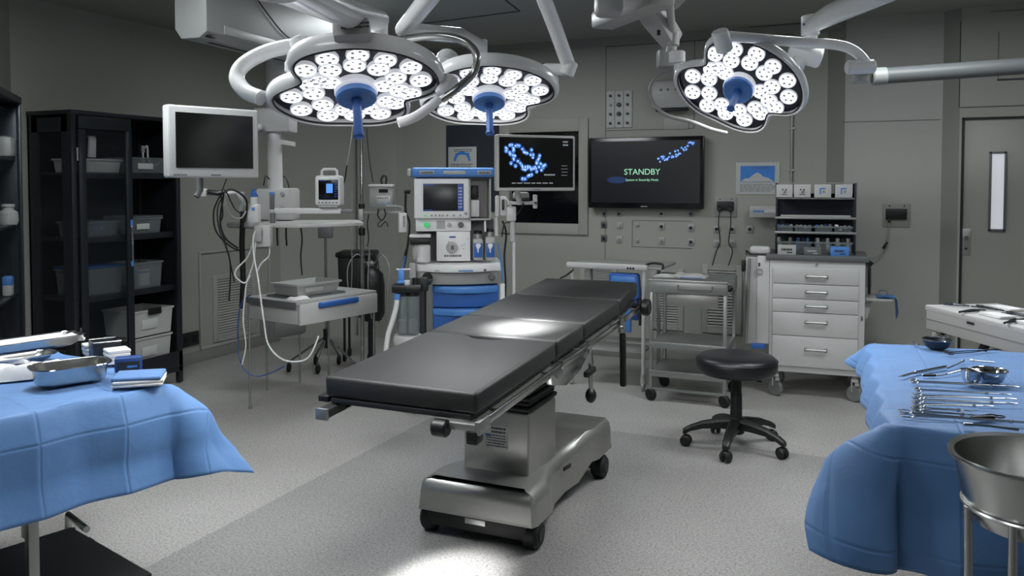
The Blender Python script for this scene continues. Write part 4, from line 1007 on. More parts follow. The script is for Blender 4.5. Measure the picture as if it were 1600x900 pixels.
# patient monitor on the rail arm
p = lp(512, 323, 5.2)
t2 = thing('patient_monitor', 'small white patient monitor with carry handle and blue screen window on the pendant arm', 'monitor', PM @ V((p.x, -.34, p.z)), YAW)
w, h = .165, .19
q = MB(); q.box((0, .0, h / 2 + .005), (w, .11, h), .018, seg=3); q.build('housing', 'white', t2)
q = MB(); q.box((.004, -.056, .106), (.122, .006, .125), .002); sc = q.build('screen', 'screen_off', t2)
q = MB(); q.box((.012, -.061, .115), (.04, .002, .058)); q.build('blue_window', 'screen_blue', sc)
q = MB()
for k in range(7): q.box((.05, -.061, .155 - k * .015), (.016, .002, .006))
marks(q, -.05, .0, .158, .166, -.061, 1, .5); q.build('readout', 'screen_navy', sc)
q = MB(); q.tube([V((-.05, 0, h)), V((-.047, 0, h + .035)), V((-.035, 0, h + .045)), V((.035, 0, h + .045)), V((.047, 0, h + .035)), V((.05, 0, h))], .009, n=8); q.build('carry_handle', 'white', t2)
for k in range(6):
    q = MB(); q.box((-.055 + k * .022, -.056, .026), (.012, .006, .008), .002); q.build('button', 'midgrey', t2)
q = MB(); q.box((.01, -.055, h - .012), (.008, .006, .004)); q.build('status_light', 'green_led', t2)
q = MB(); q.box((0, 0, 0.0), (.12, .09, .012), .004); q.build('foot', 'grey', t2)
# --- left flat monitor on its arm
def flat_monitor(name, label, c1, c2, dl, dr, bez, mscr, depth=.05, m='white', sm_=None):
    """c1 = top-left px, c2 = bottom-left px / right x ; dl, dr = distances of the two sides"""
    A = at_d(c1[0], c1[1], dl); B = at_d(c1[2], c1[3], dr); lo = at_d(c2[0], c2[1], dl); B2 = at_d(c2[2], c2[3], dr)
    w = (V((B.x, B.y, 0)) - V((A.x, A.y, 0))).length; zt = (A.z + B.z) / 2; zb = (lo.z + B2.z) / 2; h = zt - zb
    rz = math.atan2(B.y - A.y, B.x - A.x); ct = (A + B) / 2
    t = thing(name, label, 'monitor', (ct.x, ct.y, zb), rz)
    q = MB(); q.box((0, depth / 2, h / 2), (w, depth, h), .01, seg=3); q.build('bezel', m, t)
    q = MB(); q.box((0, -.001, h / 2 + bez * .2), (w - 2 * bez, .004, h - bez * 2.3)); s = q.build('screen', mscr, t)
    return t, s, w, h
t2, s2, w, h = flat_monitor('flat_monitor', 'white framed flat monitor with blank black screen at upper left', (262, 163, 404, 172), (262, 278, 404, 278), 3.75, 4.08, .034, 'screen_off', .06)
q = MB(); marks(q, -w * .45, -w * .3, .010, .018, -.002, 1, .7); q.box((.0, -.001, .014), (.05, .002, .005)); q.build('maker_mark', 'midgrey', t2)
q = MB(); q.box((0, .075, h / 2), (.14, .04, .14), .01); q.build('mount_plate', 'offwhite', t2)
q = MB(); q.tube([V((0, .09, h / 2)), V((0, .16, h / 2)), V((0, .16, -.06)), V((-.02, .16, -.09))], .016, n=10); q.build('mount_post', 'midgrey', t2)
q = MB(); pa = V((0, .16, h * .4)); inv = Matrix.Translation(t2.location) @ Matrix.Rotation(t2.rotation_euler.z, 4, 'Z'); pb = inv.inverted() @ V((pc.x, pc.y, 2.02)); q.tube([pa, V((.1, .3, h * .55)), pb - V((.1, 0, .05)), pb], .022, n=10); q.build('support_arm', 'white', t2)

# ================================================================== INSTRUMENT STAND LEFT (white drawer table)
C = at_d(463, 472, 5.53); Lc = at_d(392, 462, 5.88); Rc = at_d(579, 456, 6.10)
ztop = .80; rz = math.atan2(Rc.y - C.y, Rc.x - C.x); w = .76; dpt = .52
t = thing('instrument_table', 'small white table with blue handled drawer and thin steel legs at left', 'table', (C.x, C.y, 0), rz)
q = MB(); q.box((w / 2, dpt / 2, ztop - .012), (w, dpt, .024), .004); q.build('table_top', 'offwhite', t)
q = MB(); q.box((w / 2, dpt / 2, ztop - .09), (w - .02, dpt - .02, .13), .004); q.build('carcass', 'offwhite', t)
q = MB(); q.box((w / 2 + .005, -.008, ztop - .09), (w - .03, .018, .14), .003); dw = q.build('drawer', 'white', t)
q = MB(); q.box((w * .47, -.028, ztop - .04), (w * .48, .035, .04), .012, seg=3); q.build('handle', 'blue_deep', dw)
q = MB(); q.box((-.004, dpt / 2, ztop - .025), (.012, dpt, .04), .003); q.build('side_trim', 'midgrey', t)
for (x, y) in ((.01, dpt - .01), (w - .01, .02), (w - .01, dpt - .01)):
    q = MB(); q.cyl((x, y, 0), (x, y, ztop - .02), .009, n=12); q.cyl((x, y, 0), (x, y, .02), .013, n=12); q.build('leg', 'steel_dull', t)
TM = Matrix.Translation((C.x, C.y, 0)) @ Matrix.Rotation(rz, 4, 'Z')
o = bin_box(TM, .30, .24, ztop + .012, .40, .26, .085, 'clear plastic tray of packets on the small white drawer table', 'bin_white', None, True, None, 'storage_tray', 1.15)
o['category'] = 'tray'; o['label'] = 'white plastic tray standing on the small white drawer table'
o = bin_box(TM, .30, .24, ztop + .0, .44, .3, .014, 'flat tray', 'clear_plastic', None, False, None, 'flat_tray', 1.03); o['category'] = 'tray'; o['label'] = 'shallow clear tray under the white plastic tray on the drawer table'
def crumple(q, c, d, seed=0, n=14):
    rnd = random.Random(seed)
    def fn(u, v):
        x = (u - .5) * d[0]; y = (v - .5) * d[1]
        e = min(u, 1 - u, v, 1 - v) * 6; e = min(1, e)
        z = d[2] * (.15 + .85 * e) * (.6 + .5 * noise.noise(V((x * 18 + seed, y * 18, 0))))
        return V((c[0] + x, c[1] + y, c[2] + max(.001, z if e > 0 else 0)))
    q.grid(fn, n, n)
    q.box((c[0], c[1], c[2] + .001), (d[0] * .98, d[1] * .98, .002))
item('gauze_packet', 'white crumpled wrapper at the front left of the small drawer table', 'wrapper', TM, (.10, .1, ztop + .002), [('wrapper', 'gauze', lambda q: crumple(q, (0, 0, 0), (.14, .1, .025), 3))])
item('gauze_packet', 'clear crumpled wrapper at the right of the tray on the small drawer table', 'wrapper', TM, (.57, .3, ztop + .002), [('wrapper', 'offwhite', lambda q: crumple(q, (0, 0, 0), (.16, .18, .02), 5))])
item('waste_bag', 'grey translucent bag on a wheeled frame behind the small drawer table', 'bag', TM, (.55, .8, .42), [('bag', 'grey', lambda q: q.box((0, 0, .12), (.32, .2, .26), .03)), ('hanger', 'steel_dull', lambda q: q.tube([V((-.16, 0, .26)), V((-.16, 0, -.41)), ], .008)), ('hanger', 'steel_dull', lambda q: q.tube([V((.16, 0, .26)), V((.16, 0, -.41))], .008))])
# chrome pedestal with spreading legs under / behind it
p = at_z(497, 584, 0); 
t = thing('pole_stand', 'chrome pole stand with spreading legs and black castors under the drawer table', 'stand', (p.x, p.y, 0), YAW)
ht = at_d(505, 360, (p - CAM).dot(FW)).z
q = MB(); q.cyl((.05, .1, .22), (.05, .1, ht), .011); q.build('pole', 'steel', t)
q = MB(); q.box((.05, .1, ht - .02), (.12, .06, .10), .01); q.build('pole_box', 'midgrey', t)
q = MB(); q.cyl((.05, .1, .20), (.05, .1, .36), .026); q.build('hub', 'dark', t)
for k, (dx, dy) in enumerate(((0, 0), (.30, .02), (-.26, .06), (.10, .36), (-.1, .34))):
    q = MB(); q.tube([V((.05, .1, .30)), V((dx, dy, .085))], .010, n=8); lg = q.build('leg', 'steel', t)
    q = MB(); q.cyl((dx - .014, dy, .04), (dx + .014, dy, .04), .04, bev=.008); q.build('castor', 'rubber', lg)
    q = MB(); q.box((dx, dy, .075), (.02, .03, .04), .004); q.build('fork', 'midgrey', lg)
# ================================================================== IV POLE and devices
Dp = 6.5; p = at_d(565, 300, Dp)
t = thing('iv_pole', 'tall chrome infusion pole standing between the drawer table and the anaesthesia machine', 'pole', (p.x, p.y, 0), YAW)
z1 = at_d(563, 190, Dp).z
q = MB(); q.cyl((0, 0, .1), (0, 0, 1.25), .015); q.build('lower_pole', 'steel', t)
q = MB(); q.cyl((0, 0, 1.25), (0, 0, z1 + .25), .011); q.build('upper_pole', 'chrome', t)
z = at_d(565, 209, Dp).z; q = MB(); q.cyl((0, 0, z - .03), (0, 0, z + .03), .017, bev=.004); q.build('collar', 'black', t)
z = at_d(565, 322, Dp).z; q = MB(); q.cyl((0, 0, z - .02), (0, 0, z + .02), .024, bev=.004); q.build('collar', 'dark', t)
z = at_d(565, 362, Dp).z; q = MB(); q.cyl((0, 0, z - .03), (0, 0, z + .03), .026, bev=.005); q.build('collar', 'black', t)
for k in range(5):
    a = k * 2 * PI / 5 + .4; q = MB(); q.tube([V((0, 0, .12)), V((.15 * math.cos(a), .15 * math.sin(a), .075))], .013, n=8); lg = q.build('leg', 'steel_dull', t)
    q = MB(); q.cyl((.15 * math.cos(a) - .012, .15 * math.sin(a), .035), (.15 * math.cos(a) + .012, .15 * math.sin(a), .035), .035, bev=.006); q.build('castor', 'rubber', lg)
q = MB(); q.tube([V((-.12, 0, z1 + .22)), V((-.1, 0, z1 + .18)), V((0, 0, z1 + .25)), V((.1, 0, z1 + .18)), V((.12, 0, z1 + .22))], .006, n=8); q.build('hook', 'steel', t)
IVM = Matrix.Translation((p.x, p.y, 0)) @ Matrix.Rotation(YAW, 4, 'Z'); ivi = IVM.inverted()
def ivc(nm, m, r, *pp, sm=6):
    q = MB(); q.tube([ivi @ at_d(*x) for x in pp], r, n=6, smooth=sm); return q.build(nm, m, t)
ivc('drip_line', 'cable_grey', .005, (551, 195, Dp), (548, 220, Dp), (543, 250, Dp), (540, 262, Dp), sm=4)
ivc('drip_line', 'cable', .006, (542, 258, Dp), (539, 280, Dp), (532, 305, Dp), (538, 312, Dp), sm=4)
ivc('drip_line', 'cable', .004, (573, 200, Dp), (576, 240, Dp), (581, 275, Dp), (583, 285, Dp), sm=4)
ivc('drip_line', 'cable_grey', .004, (550, 300, Dp), (549, 360, Dp), (550, 420, Dp), (548, 470, Dp), sm=4)
ivc('drip_line', 'cable', .005, (577, 330, Dp), (574, 350, Dp), (576, 372, Dp), (574, 385, Dp), sm=4)
ivc('drip_line', 'cable_grey', .005, (575, 380, Dp), (577, 395, Dp), (576, 410, Dp), sm=0)
q = MB(); a = ivi @ at_d(562, 332, Dp); b = ivi @ at_d(628, 327, Dp); q.box(((a.x + b.x) / 2, -.02, a.z), (b.x - a.x, .025, .022), .004); q.build('cross_rail', 'grey', t)
q = MB(); q.box((0, -.02, a.z - .02), (.035, .05, .09), .006); q.build('rail_clamp', 'offwhite', t)
p2 = at_d(597, 324, Dp - .02)
t2 = thing('syringe_pump', 'beige instrument box with digital display hung on the infusion pole', 'pump', p2, YAW)
w, h = .18, .18
q = MB(); q.box((0, 0, h / 2), (w, .12, h), .006); q.build('housing', 'grey', t2)
q = MB(); q.box((0, -.02, h - .012), (w + .012, .10, .02), .004); q.build('top_cover', 'offwhite', t2)
q = MB(); q.box((.02, -.061, h * .72), (.07, .004, .026)); q.build('display', 'screen_off', t2)
q = MB(); q.box((.02, -.061, h * .32), (.105, .004, .065), .001); kp = q.build('keypad', 'offwhite', t2)
q = MB()
for k in range(3): q.cyl((-.012 + k * .018, -.063, h * .2), (-.012 + k * .018, -.067, h * .2), .005, n=8)
q.cyl((.06, -.063, h * .2), (.06, -.067, h * .2), .008, n=10); q.build('blue_key', 'blue', kp)
q = MB()
for k in range(5): q.box((-.02 + k * .018, -.064, h * .42), (.01, .003, .008))
q.build('key', 'ink', kp)
q = MB(); q.tube([V((0, 0, h)), V((-.005, 0, h + .04)), V((.02, 0, h + .07)), V((.035, 0, h + .05)), V((.03, 0, h))], .008, n=7, smooth=4); q.build('lead', 'cable', t2)
q = MB(); q.tube([V((-.02, -.03, -.01)), V((-.03, -.03, -.06)), V((.0, -.03, -.10)), V((.03, -.03, -.06)), V((.02, -.03, -.01))], .005, n=7, smooth=4); q.tube([V((0, -.03, -.10)), V((-.03, -.03, -.13)), V((-.01, -.03, -.15)), V((.03, -.03, -.11)), V((.05, -.03, -.15))], .004, n=7, smooth=4); q.build('hanging_lead', 'cable', t2)
p2 = at_d(629, 348, 5.5); t2 = thing('sensor_module', 'slim white module with dark vertical label hung left of the anaesthesia machine', 'module', p2, YAW + .3)
q = MB(); q.box((0, 0, 0), (.055, .04, .13), .008); q.build('housing', 'white', t2)
q = MB(); q.box((.006, -.021, .01), (.022, .003, .075)); q.build('label_strip', 'paper', t2)
q = MB(); marks(q, 0, .013, -.025, .045, -.023, 9, .5); q.build('print', 'ink', t2)
q = MB(); q.tube([V((0, 0, .06)), V((0, .0, .10)), V((-.03, .0, .11)), V((-.1, .05, .11))], .006, n=7); q.build('hook', 'grey', t2)
# black wheeled bin (two gas bottles in a black trolley) behind
p2 = at_d(563, 480, 7.5); t2 = thing('waste_bin', 'tall black plastic bin in the corner behind the infusion pole', 'bin', (p2.x, p2.y, 0), YAW)
zt = at_d(563, 391, 7.5).z
q = MB(); q.prism([(-.16, -.15), (.12, -.15), (.13, .13), (-.17, .13)], .50, zt - .04, bev=.02, top_scale=1.08); q.build('body', 'rubber', t2)
q = MB(); q.box((-.02, -.01, zt - .03), (.34, .34, .05), .02); q.build('lid', 'black', t2)
for s in (-.12, .1):
    q = MB(); q.box((s, .1, .28), (.02, .02, .46), .004); q.box((s, -.12, .28), (.02, .02, .46), .004); lg = q.build('frame_leg', 'dark', t2)
    q = MB(); q.cyl((s - .015, .1, .04), (s + .015, .1, .04), .04, bev=.01); q.cyl((s - .015, -.12, .04), (s + .015, -.12, .04), .04, bev=.01); q.build('wheel', 'rubber', lg)
p2 = at_d(580, 480, 7.0); t2 = thing('gas_cylinder', 'black gas cylinder with cables draped over it in front of the black bin', 'cylinder', (p2.x, p2.y, 0), YAW)
zt = at_d(573, 418, 7.0).z
q = MB(); q.lathe([(0, .46), (.10, .46), (.115, .5), (.115, zt - .15), (.10, zt - .05), (.05, zt), (.03, zt + .01), (0, zt + .01)], n=28); q.build('body', 'black', t2)
q = MB(); q.lathe([(0, 0), (.14, 0), (.14, .03), (.03, .05), (.02, .08), (.02, .42), (.09, .44), (.09, .47), (0, .47)]); q.build('floor_stand', 'dark', t2)
q = MB(); q.cyl((0, 0, zt), (0, 0, zt + .06), .022); q.box((0, -.02, zt + .04), (.06, .05, .03), .006); q.build('valve', 'steel_dull', t2)
for k in range(5):
    s = k - 2; q = MB(); q.tube([V((.02 * s, -.03, zt + .04)), V((.05 * s, -.08, zt + .12)), V((.085 * s, -.12, zt + .02)), V((.08 * s, -.145, zt - .18)), V((.06 * s + .03, -.15, zt - .35 - .03 * k))], .005, n=6, smooth=5); q.build('cable', 'cable' if k % 2 else 'cable_grey', t2)
# ================================================================== ANAESTHESIA MACHINE
AD = 5.85
p = at_d(711, 412, AD); ARZ = YAW + R_(5)
t = thing('anaesthesia_machine', 'white and blue anaesthesia machine with screen and blue drawers behind the operating table', 'anaesthesia machine', (p.x, p.y, 0), ARZ)
def az(py): return at_d(711, py, AD).z
K = AD / 1300.0     # metres per pixel at the machine's front
def ax(px): return (px - 711) * K
q = MB(); q.box((0, .22, .25), (ax(775) - ax(665), .5, .26), .01); q.build('chassis', 'dark', t)
q = MB(); q.box((ax(660), .22, .5), (.04, .48, .8), .01); q.build('side_post', 'dark', t)
q = MB(); q.box((0, .12, .1), (.66, .62, .06), .02); bs = q.build('base_foot', 'grey', t)
for (x, y) in ((-.28, -.12), (.28, -.12), (-.28, .36), (.28, .36)):
    q = MB(); q.cyl((x - .015, y, .05), (x + .015, y, .05), .05, bev=.01); q.build('castor', 'rubber', bs)
def bowfront(x0, x1, z0, z1, d=.4, bow=.06, y=0.0, n=14):
    out = [(x0, d)] + [(x0 + (x1 - x0) * i / n, y - bow * math.sin(PI * i / n)) for i in range(n + 1)] + [(x1, d)]
    return out, z0, z1
# two visible blue drawers and one below
zs_ = [az(446), az(481), az(516), az(551)]
for i in range(3):
    zt_, zb_ = zs_[i], zs_[i + 1] + .008
    out, a, b = bowfront(ax(676), ax(779), zb_, zt_, .38, .035); q = MB(); q.prism(out, a, b, bev=.006); dwr = q.build('drawer', 'blue_deep', t)
    out, a, b = bowfront(ax(675), ax(780), zt_ - .052, zt_ - .002, .02, .075); q = MB(); q.prism(out, a, b, bev=.012); q.build('drawer_lip', 'blue', dwr)
# grey apron and work surface
out, a, b = bowfront(ax(650), ax(779), az(444), az(420), .42, .06); q = MB(); q.prism(out, a, b, bev=.012); ap = q.build('apron', 'grey', t)
q = MB(); q.cyl((ax(668), -.03, az(432)), (ax(668), -.085, az(432)), .036, bev=.01, n=18); q.build('breathing_port', 'black', ap)
q = MB(); q.cyl((ax(768), -.02, az(432)), (ax(768), -.06, az(432)), .024, bev=.005, n=18); q.build('port', 'midgrey', ap)
out, a, b = bowfront(ax(648), ax(785), az(424), az(411), .42, .11); q = MB(); q.prism(out, a, b, bev=.012); ws = q.build('work_surface', 'machine_white', t)
q = MB(); q.box((ax(727), -.112, az(420.5)), (.10, .004, .008), .001); q.build('model_mark', 'blue', ws)
q = MB(); q.box((ax(757), -.09, az(420.5)), (.018, .006, .016), .001); q.box((ax(683), -.09, az(420.5)), (.03, .006, .004), .001); q.build('print', 'midgrey', ws)
# absorber block
q = MB(); q.box(((ax(682) + ax(735)) / 2, .14, (az(408) + az(361)) / 2), (ax(735) - ax(682), .3, az(361) - az(408)), .008); ab = q.build('absorber_block', 'machine_white', t)
q = MB(); q.box((ax(707), -.015, az(370)), (.045, .012, .01), .002); q.build('blue_latch', 'blue_deep', ab)
q = MB(); q.lathe([(0, 0), (.038, 0), (.040, .02), (.03, .028), (.02, .03), (0, .03)], Mx=Matrix.Translation((ax(706), -.01, az(386))) @ Matrix.Rotation(PI / 2, 4, 'X')); kn = q.build('absorber_knob', 'offwhite', ab)
q = MB(); q.box((ax(707), -.043, az(386)), (.02, .006, .03), .003); q.build('knob_mark', 'midgrey', kn)
q = MB(); marks(q, ax(694), ax(722), az(402), az(397), -.012, 1, .6); q.build('print', 'midgrey', ab)
q = MB()
for (a_, b_) in ((.045, .02), (.06, .03), (.055, .0), (-.05, .05), (.085, .07)): q.cyl((ax(712) + a_, -.011, az(384) + b_ - .02), (ax(712) + a_, -.016, az(384) + b_ - .02), .004, n=6)
q.build('screw', 'grey', ab)
q = MB(); q.box(((ax(650) + ax(682)) / 2, .26, (az(411) + az(361)) / 2), (ax(682) - ax(650), .06, az(361) - az(411))); q.build('rear_panel', 'midgrey', t); q = MB(); q.box(((ax(735) + ax(775)) / 2, .26, (az(411) + az(345)) / 2), (ax(775) - ax(735), .06, az(345) - az(411))); q.build('rear_panel', 'midgrey', t)
# control strip
q = MB(); q.box(((ax(650) + ax(736)) / 2, .13, (az(361) + az(341)) / 2), (ax(736) - ax(650), .3, az(341) - az(361)), .006); cs = q.build('control_strip', 'machine_white', t)
for (px, m, r) in ((667, 'green_led', .019), (702, 'offwhite', .015), (720, 'midgrey', .020)):
    q = MB(); q.cyl((ax(px), -.018, az(351)), (ax(px), -.045, az(351)), r, bev=.004, n=18); q.build('control_knob', m, cs)
q = MB(); q.box((ax(689), -.021, az(351)), (.06, .002, .06)); q.build('printed_panel', 'offwhite', cs)
# screen block
q = MB(); q.box(((ax(648) + ax(733)) / 2, .08, (az(341) + az(279)) / 2), (ax(733) - ax(648), .30, az(279) - az(341)), .012, seg=3); db = q.build('display_housing', 'machine_white', t)
X0, X1, Z0, Z1 = ax(662), ax(724), az(329), az(287)
q = MB(); q.box(((X0 + X1) / 2, -.072, (Z0 + Z1) / 2), (X1 - X0, .006, Z1 - Z0), .001); ds = q.build('screen', 'screen_dark', db)
q = MB(); q.box((X1 - .022, -.077, (Z0 + Z1) / 2), (.036, .002, Z1 - Z0 - .01)); q.build('blue_menu', 'screen_navy', ds); q = MB(); q.box((X0 + .04, -.077, Z1 - .007), (.07, .002, .008)); q.build('blue_menu', 'screen_navy', ds); q = MB(); q.box((X0 + .035, -.077, Z0 + .006), (.06, .002, .006)); q.build('blue_menu', 'screen_navy', ds)
q = MB()
for k in range(7): q.box((X1 - .022, -.079, Z1 - .03 - k * .022), (.026, .002, .006))
q.build('menu_text', 'screen_grey', ds)
for k, px in enumerate((665, 675, 681, 687, 692, 699, 709, 719)):
    q = MB(); q.cyl((ax(px), -.07, az(336)), (ax(px), -.078, az(336)), .007, n=10); q.build('key', 'green_led' if k == 0 else 'grey', db)
q = MB(); q.cyl((ax(727.5), -.07, az(333)), (ax(727.5), -.085, az(333)), .010, bev=.002); q.build('rotary_knob', 'grey', db)
# right bay with open frame
q = MB(); xa, xb, za, zb = ax(733), ax(767), az(344), az(279)
for (x0, x1, z0, z1) in ((xa, xb, za, za + .012), (xb - .012, xb, za, zb), (xa, xa + .01, za, zb)): q.box(((x0 + x1) / 2, .1, (z0 + z1) / 2), (x1 - x0, .28, z1 - z0), .002)
q.box(((xa + xb) / 2, .23, (za + zb) / 2), (xb - xa, .02, zb - za)); q.build('side_bay', 'offwhite', t)
q = MB(); q.box((ax(743), .1, az(300)), (.05, .08, .09), .004); q.build('flow_tube_block', 'black', t)
q = MB(); q.box((ax(743), .08, az(326)), (.06, .1, .12), .006); q.build('flow_meter', 'machine_white', t)
# top
q = MB(); q.box(((ax(650) + ax(766)) / 2, .2, az(279) + .004), (ax(766) - ax(650), .36, .02), .004); q.build('top_plate', 'midgrey', t)
q = MB(); q.box(((ax(644) + ax(772)) / 2, .12, (az(278) + az(263)) / 2 + .004), (ax(772) - ax(644), .42, az(263) - az(278)), .018, seg=3); tb = q.build('top_rail', 'blue', t)
q = MB(); q.box((ax(641), .12, az(270)), (.03, .4, .055), .01); q.build('rail_end', 'offwhite', tb)
for (x0, x1) in ((657, 679), (693, 727), (745, 766)):
    q = MB(); q.box(((ax(x0) + ax(x1)) / 2, -.092, az(270)), (ax(x1) - ax(x0), .006, .024), .008); q.build('badge', 'offwhite', tb)
q = MB(); marks(q, ax(659), ax(678), az(272), az(268), -.097, 1, .8); marks(q, ax(747), ax(764), az(272), az(268), -.097, 1, .8); q.build('badge_print', 'midgrey', tb)
# soda lime canister left, vaporizers right : parts of the machine
q = MB(); q.box((ax(657), .02, az(391)), (.115, .12, .14), .03, seg=3); cn = q.build('canister', 'bin_white', t)
q = MB(); q.cyl((ax(662), -.02, az(410)), (ax(662), -.02, az(381)), .048, bev=.012); q.build('canister_cup', 'machine_white', cn)
q = MB(); q.box((ax(657), .01, az(376)), (.14, .15, .042), .006); q.build('canister_band', 'black', cn)
q = MB(); q.box((ax(657), .01, az(368)), (.15, .16, .022), .008); q.build('canister_lid', 'machine_white', cn)
for px, zt_ in ((747, 361), (766, 358)):
    q = MB(); q.box((ax(px), .03, (az(407) + az(zt_ + 12)) / 2), (.07, .1, az(zt_ + 12) - az(407)), .012); vp = q.build('vaporizer', 'offwhite', t)
    q = MB(); q.box((ax(px), -.022, az(391)), (.06, .006, .1), .006); q.build('blue_face', 'blue_deep', vp)
    q = MB(); q.prism([(-.018, .02), (-.012, .034), (.014, .034), (.02, .02), (.004, -.005), (.002, -.03), (-.004, -.03), (-.006, -.004)], 0, .004, Mx=Matrix.Translation((ax(px), -.024, az(388))) @ Matrix.Rotation(PI / 2, 4, 'X')); q.build('white_emblem', 'machine_white', vp)
    q = MB(); q.cyl((ax(px), .03, az(zt_ + 13)), (ax(px), .03, az(zt_ + 5)), .034, n=20); q.build('collar', 'steel_dull', vp)
    q = MB(); q.cyl((ax(px), .03, az(zt_ + 6)), (ax(px), .03, az(zt_)), .030, bev=.004, n=20); q.build('dial', 'black', vp)
q = MB(); q.box((ax(645), -.02, az(421)), (.05, .06, .11), .01); q.build('hose_bracket', 'offwhite', t)
# side hoses
am = Matrix.Translation((p.x, p.y, 0)) @ Matrix.Rotation(ARZ, 4, 'Z'); ami = am.inverted()
def mh(nm, m, r, *pp, sm=5):
    q = MB(); q.tube([ami @ at_d(*x) for x in pp], r, n=8, smooth=sm); return q.build(nm, m, t)
mh('cable', 'cable', .008, (634, 300, 5.9), (634, 330, 5.9), (640, 350, 5.9), (636, 390, 5.8), (628, 430, 5.7), (622, 450, 5.7))
mh('cable', 'cable', .006, (640, 352, 5.9), (638, 380, 5.8), (632, 400, 5.75), (628, 440, 5.7))
mh('cable', 'blue', .006, (633, 400, 5.7), (629, 420, 5.7), (627, 445, 5.65), sm=3)
mh('cable_clip', 'cable', .015, (632, 299, 5.9), (641, 300, 5.9), sm=0)
mh('cable', 'cable', .007, (785, 345, 5.9), (791, 365, 5.9), (788, 400, 5.9), (790, 440, 5.9), (789, 468, 5.9))
mh('cable', 'blue', .006, (778, 380, 5.8), (782, 405, 5.8), (785, 430, 5.8), (784, 440, 5.8))
q = MB(); c = ami @ at_d(785, 450, 5.8); q.cyl(c - V((0, 0, .09)), c + V((0, 0, .03)), .018, bev=.004); q.build('sample_tube', 'machine_white', t)
q = MB(); q.cyl(ami @ at_d(758, 345, 5.85), ami @ at_d(758, 362, 5.85), .008); q.build('gas_pipe', 'machine_white', t)

# suction unit left of machine
SDp = 5.35; p = at_d(637, 470, SDp)
t = thing('suction_unit', 'clear suction jars under a black collar left of the blue drawers', 'suction unit', (p.x, p.y, 0), YAW)
def sz(py): return at_d(637, py, SDp).z
KS = SDp / 1300.
q = MB(); q.box((0, 0, sz(450)), (.19, .13, .05), .01); cl = q.build('collar', 'black', t)
q = MB(); q.box((.1, .03, sz(445)), (.06, .06, .09), .01); q.build('clamp', 'rubber', cl)
for s in (-.028, .032):
    q = MB(); q.lathe([(.036, sz(522)), (.042, sz(515)), (.044, sz(462)), (.04, sz(458)), (.036, sz(458)), (.038, sz(465)), (.038, sz(512)), (.034, sz(520)), (0, sz(520)), (0, sz(522)), (.036, sz(522))], c=(s, 0, 0), n=20); jr = q.build('jar', 'clear_plastic', t)
    q = MB(); q.cyl((s, 0, sz(462)), (s, 0, sz(456)), .044, n=20); q.build('jar_lid', 'black', jr)
    q = MB(); q.cyl((s, 0, sz(519)), (s, 0, sz(500)), .034, n=18); q.build('jar_filling', 'offwhite', jr)
q = MB(); q.tube([V((.08, .02, sz(447))), V((.12, .3, sz(447))), (Matrix.Translation((p.x, p.y, 0)) @ Matrix.Rotation(YAW, 4, 'Z')).inverted() @ at_d(664, 447, 5.9)], .014, n=8); q.build('support_arm', 'dark', t)
q = MB(); q.lathe([(0, sz(538)), (.09, sz(538)), (.1, sz(530)), (.09, sz(523)), (0, sz(523))]); q.build('jar_tray', 'offwhite', t)
q = MB(); q.box((-.04, 0, sz(430)), (.04, .04, .08), .01); q.box((-.03, -.01, sz(440)), (.07, .05, .02), .005); q.build('blue_valve', 'blue', t)
q = MB(); q.cyl((-.07, 0, sz(421)), (.02, 0, sz(421)), .006); q.build('valve_handle', 'white', t); q = MB(); q.cyl((0, -.02, sz(445)), (0, -.02, sz(437)), .02, bev=.003); q.build('valve_stem', 'white', t)
q = MB(); q.cyl((.0, 0, sz(444)), (.0, 0, sz(437)), .016); q.cyl((.05, 0, sz(444)), (.05, 0, sz(434)), .02); q.build('regulator', 'black', t)
im = (Matrix.Translation((p.x, p.y, 0)) @ Matrix.Rotation(YAW, 4, 'Z')).inverted()
q = MB(); q.tube([im @ at_d(*x) for x in ((621, 460, 5.3), (619, 480, 5.3), (612, 505, 5.3), (606, 525, 5.3), (603, 560, 5.3), (608, 600, 5.3))], .017, n=10, smooth=5); q.build('suction_hose', 'tube_white', t)
q = MB(); q.tube([im @ at_d(*x) for x in ((621, 459, 5.3), (620, 468, 5.3))], .02, n=10); q.build('blue_connector', 'blue', t)

# centre monitor
t2, s2, w, h = flat_monitor('flat_monitor', 'grey framed flat monitor showing blue lamp reflections left of the television', (776, 209, 899, 213), (776, 297, 898, 300), 5.15, 5.35, .017, 'screen_off', .05, 'offwhite')
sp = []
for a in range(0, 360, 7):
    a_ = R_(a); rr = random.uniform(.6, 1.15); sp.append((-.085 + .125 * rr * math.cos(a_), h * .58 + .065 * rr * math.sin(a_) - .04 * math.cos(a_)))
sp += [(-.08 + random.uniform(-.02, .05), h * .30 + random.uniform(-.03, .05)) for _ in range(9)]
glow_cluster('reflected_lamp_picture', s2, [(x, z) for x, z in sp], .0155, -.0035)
q = MB(); marks(q, -.17, .12, .045, .055, -.0035, 1, .6); marks(q, .05, .13, .095, .11, -.0035, 1, .6); marks(q, .18, .22, h - .07, h - .03, -.0035, 2, .5); marks(q, .17, .215, .09, .17, -.0035, 4, .15); q.build('readout', 'screen_grey', s2)
q = MB(); q.box((0, -.001, .011), (.05, .002, .004)); q.build('maker_mark', 'midgrey', t2)
q = MB(); q.box((-.03, .07, h / 2), (.12, .04, .12), .01); q.build('mount_plate', 'offwhite', t2)
mi_ = (Matrix.Translation(t2.location) @ Matrix.Rotation(t2.rotation_euler.z, 4, 'Z')).inverted()
q = MB(); q.tube([V((-.03, .09, h / 2)), V((-.05, .2, h / 2)), V((-.05, .2, -.02)), mi_ @ at_d(812, 318, 5.45)], .02, n=10); q.build('mount_arm', 'offwhite', t2)
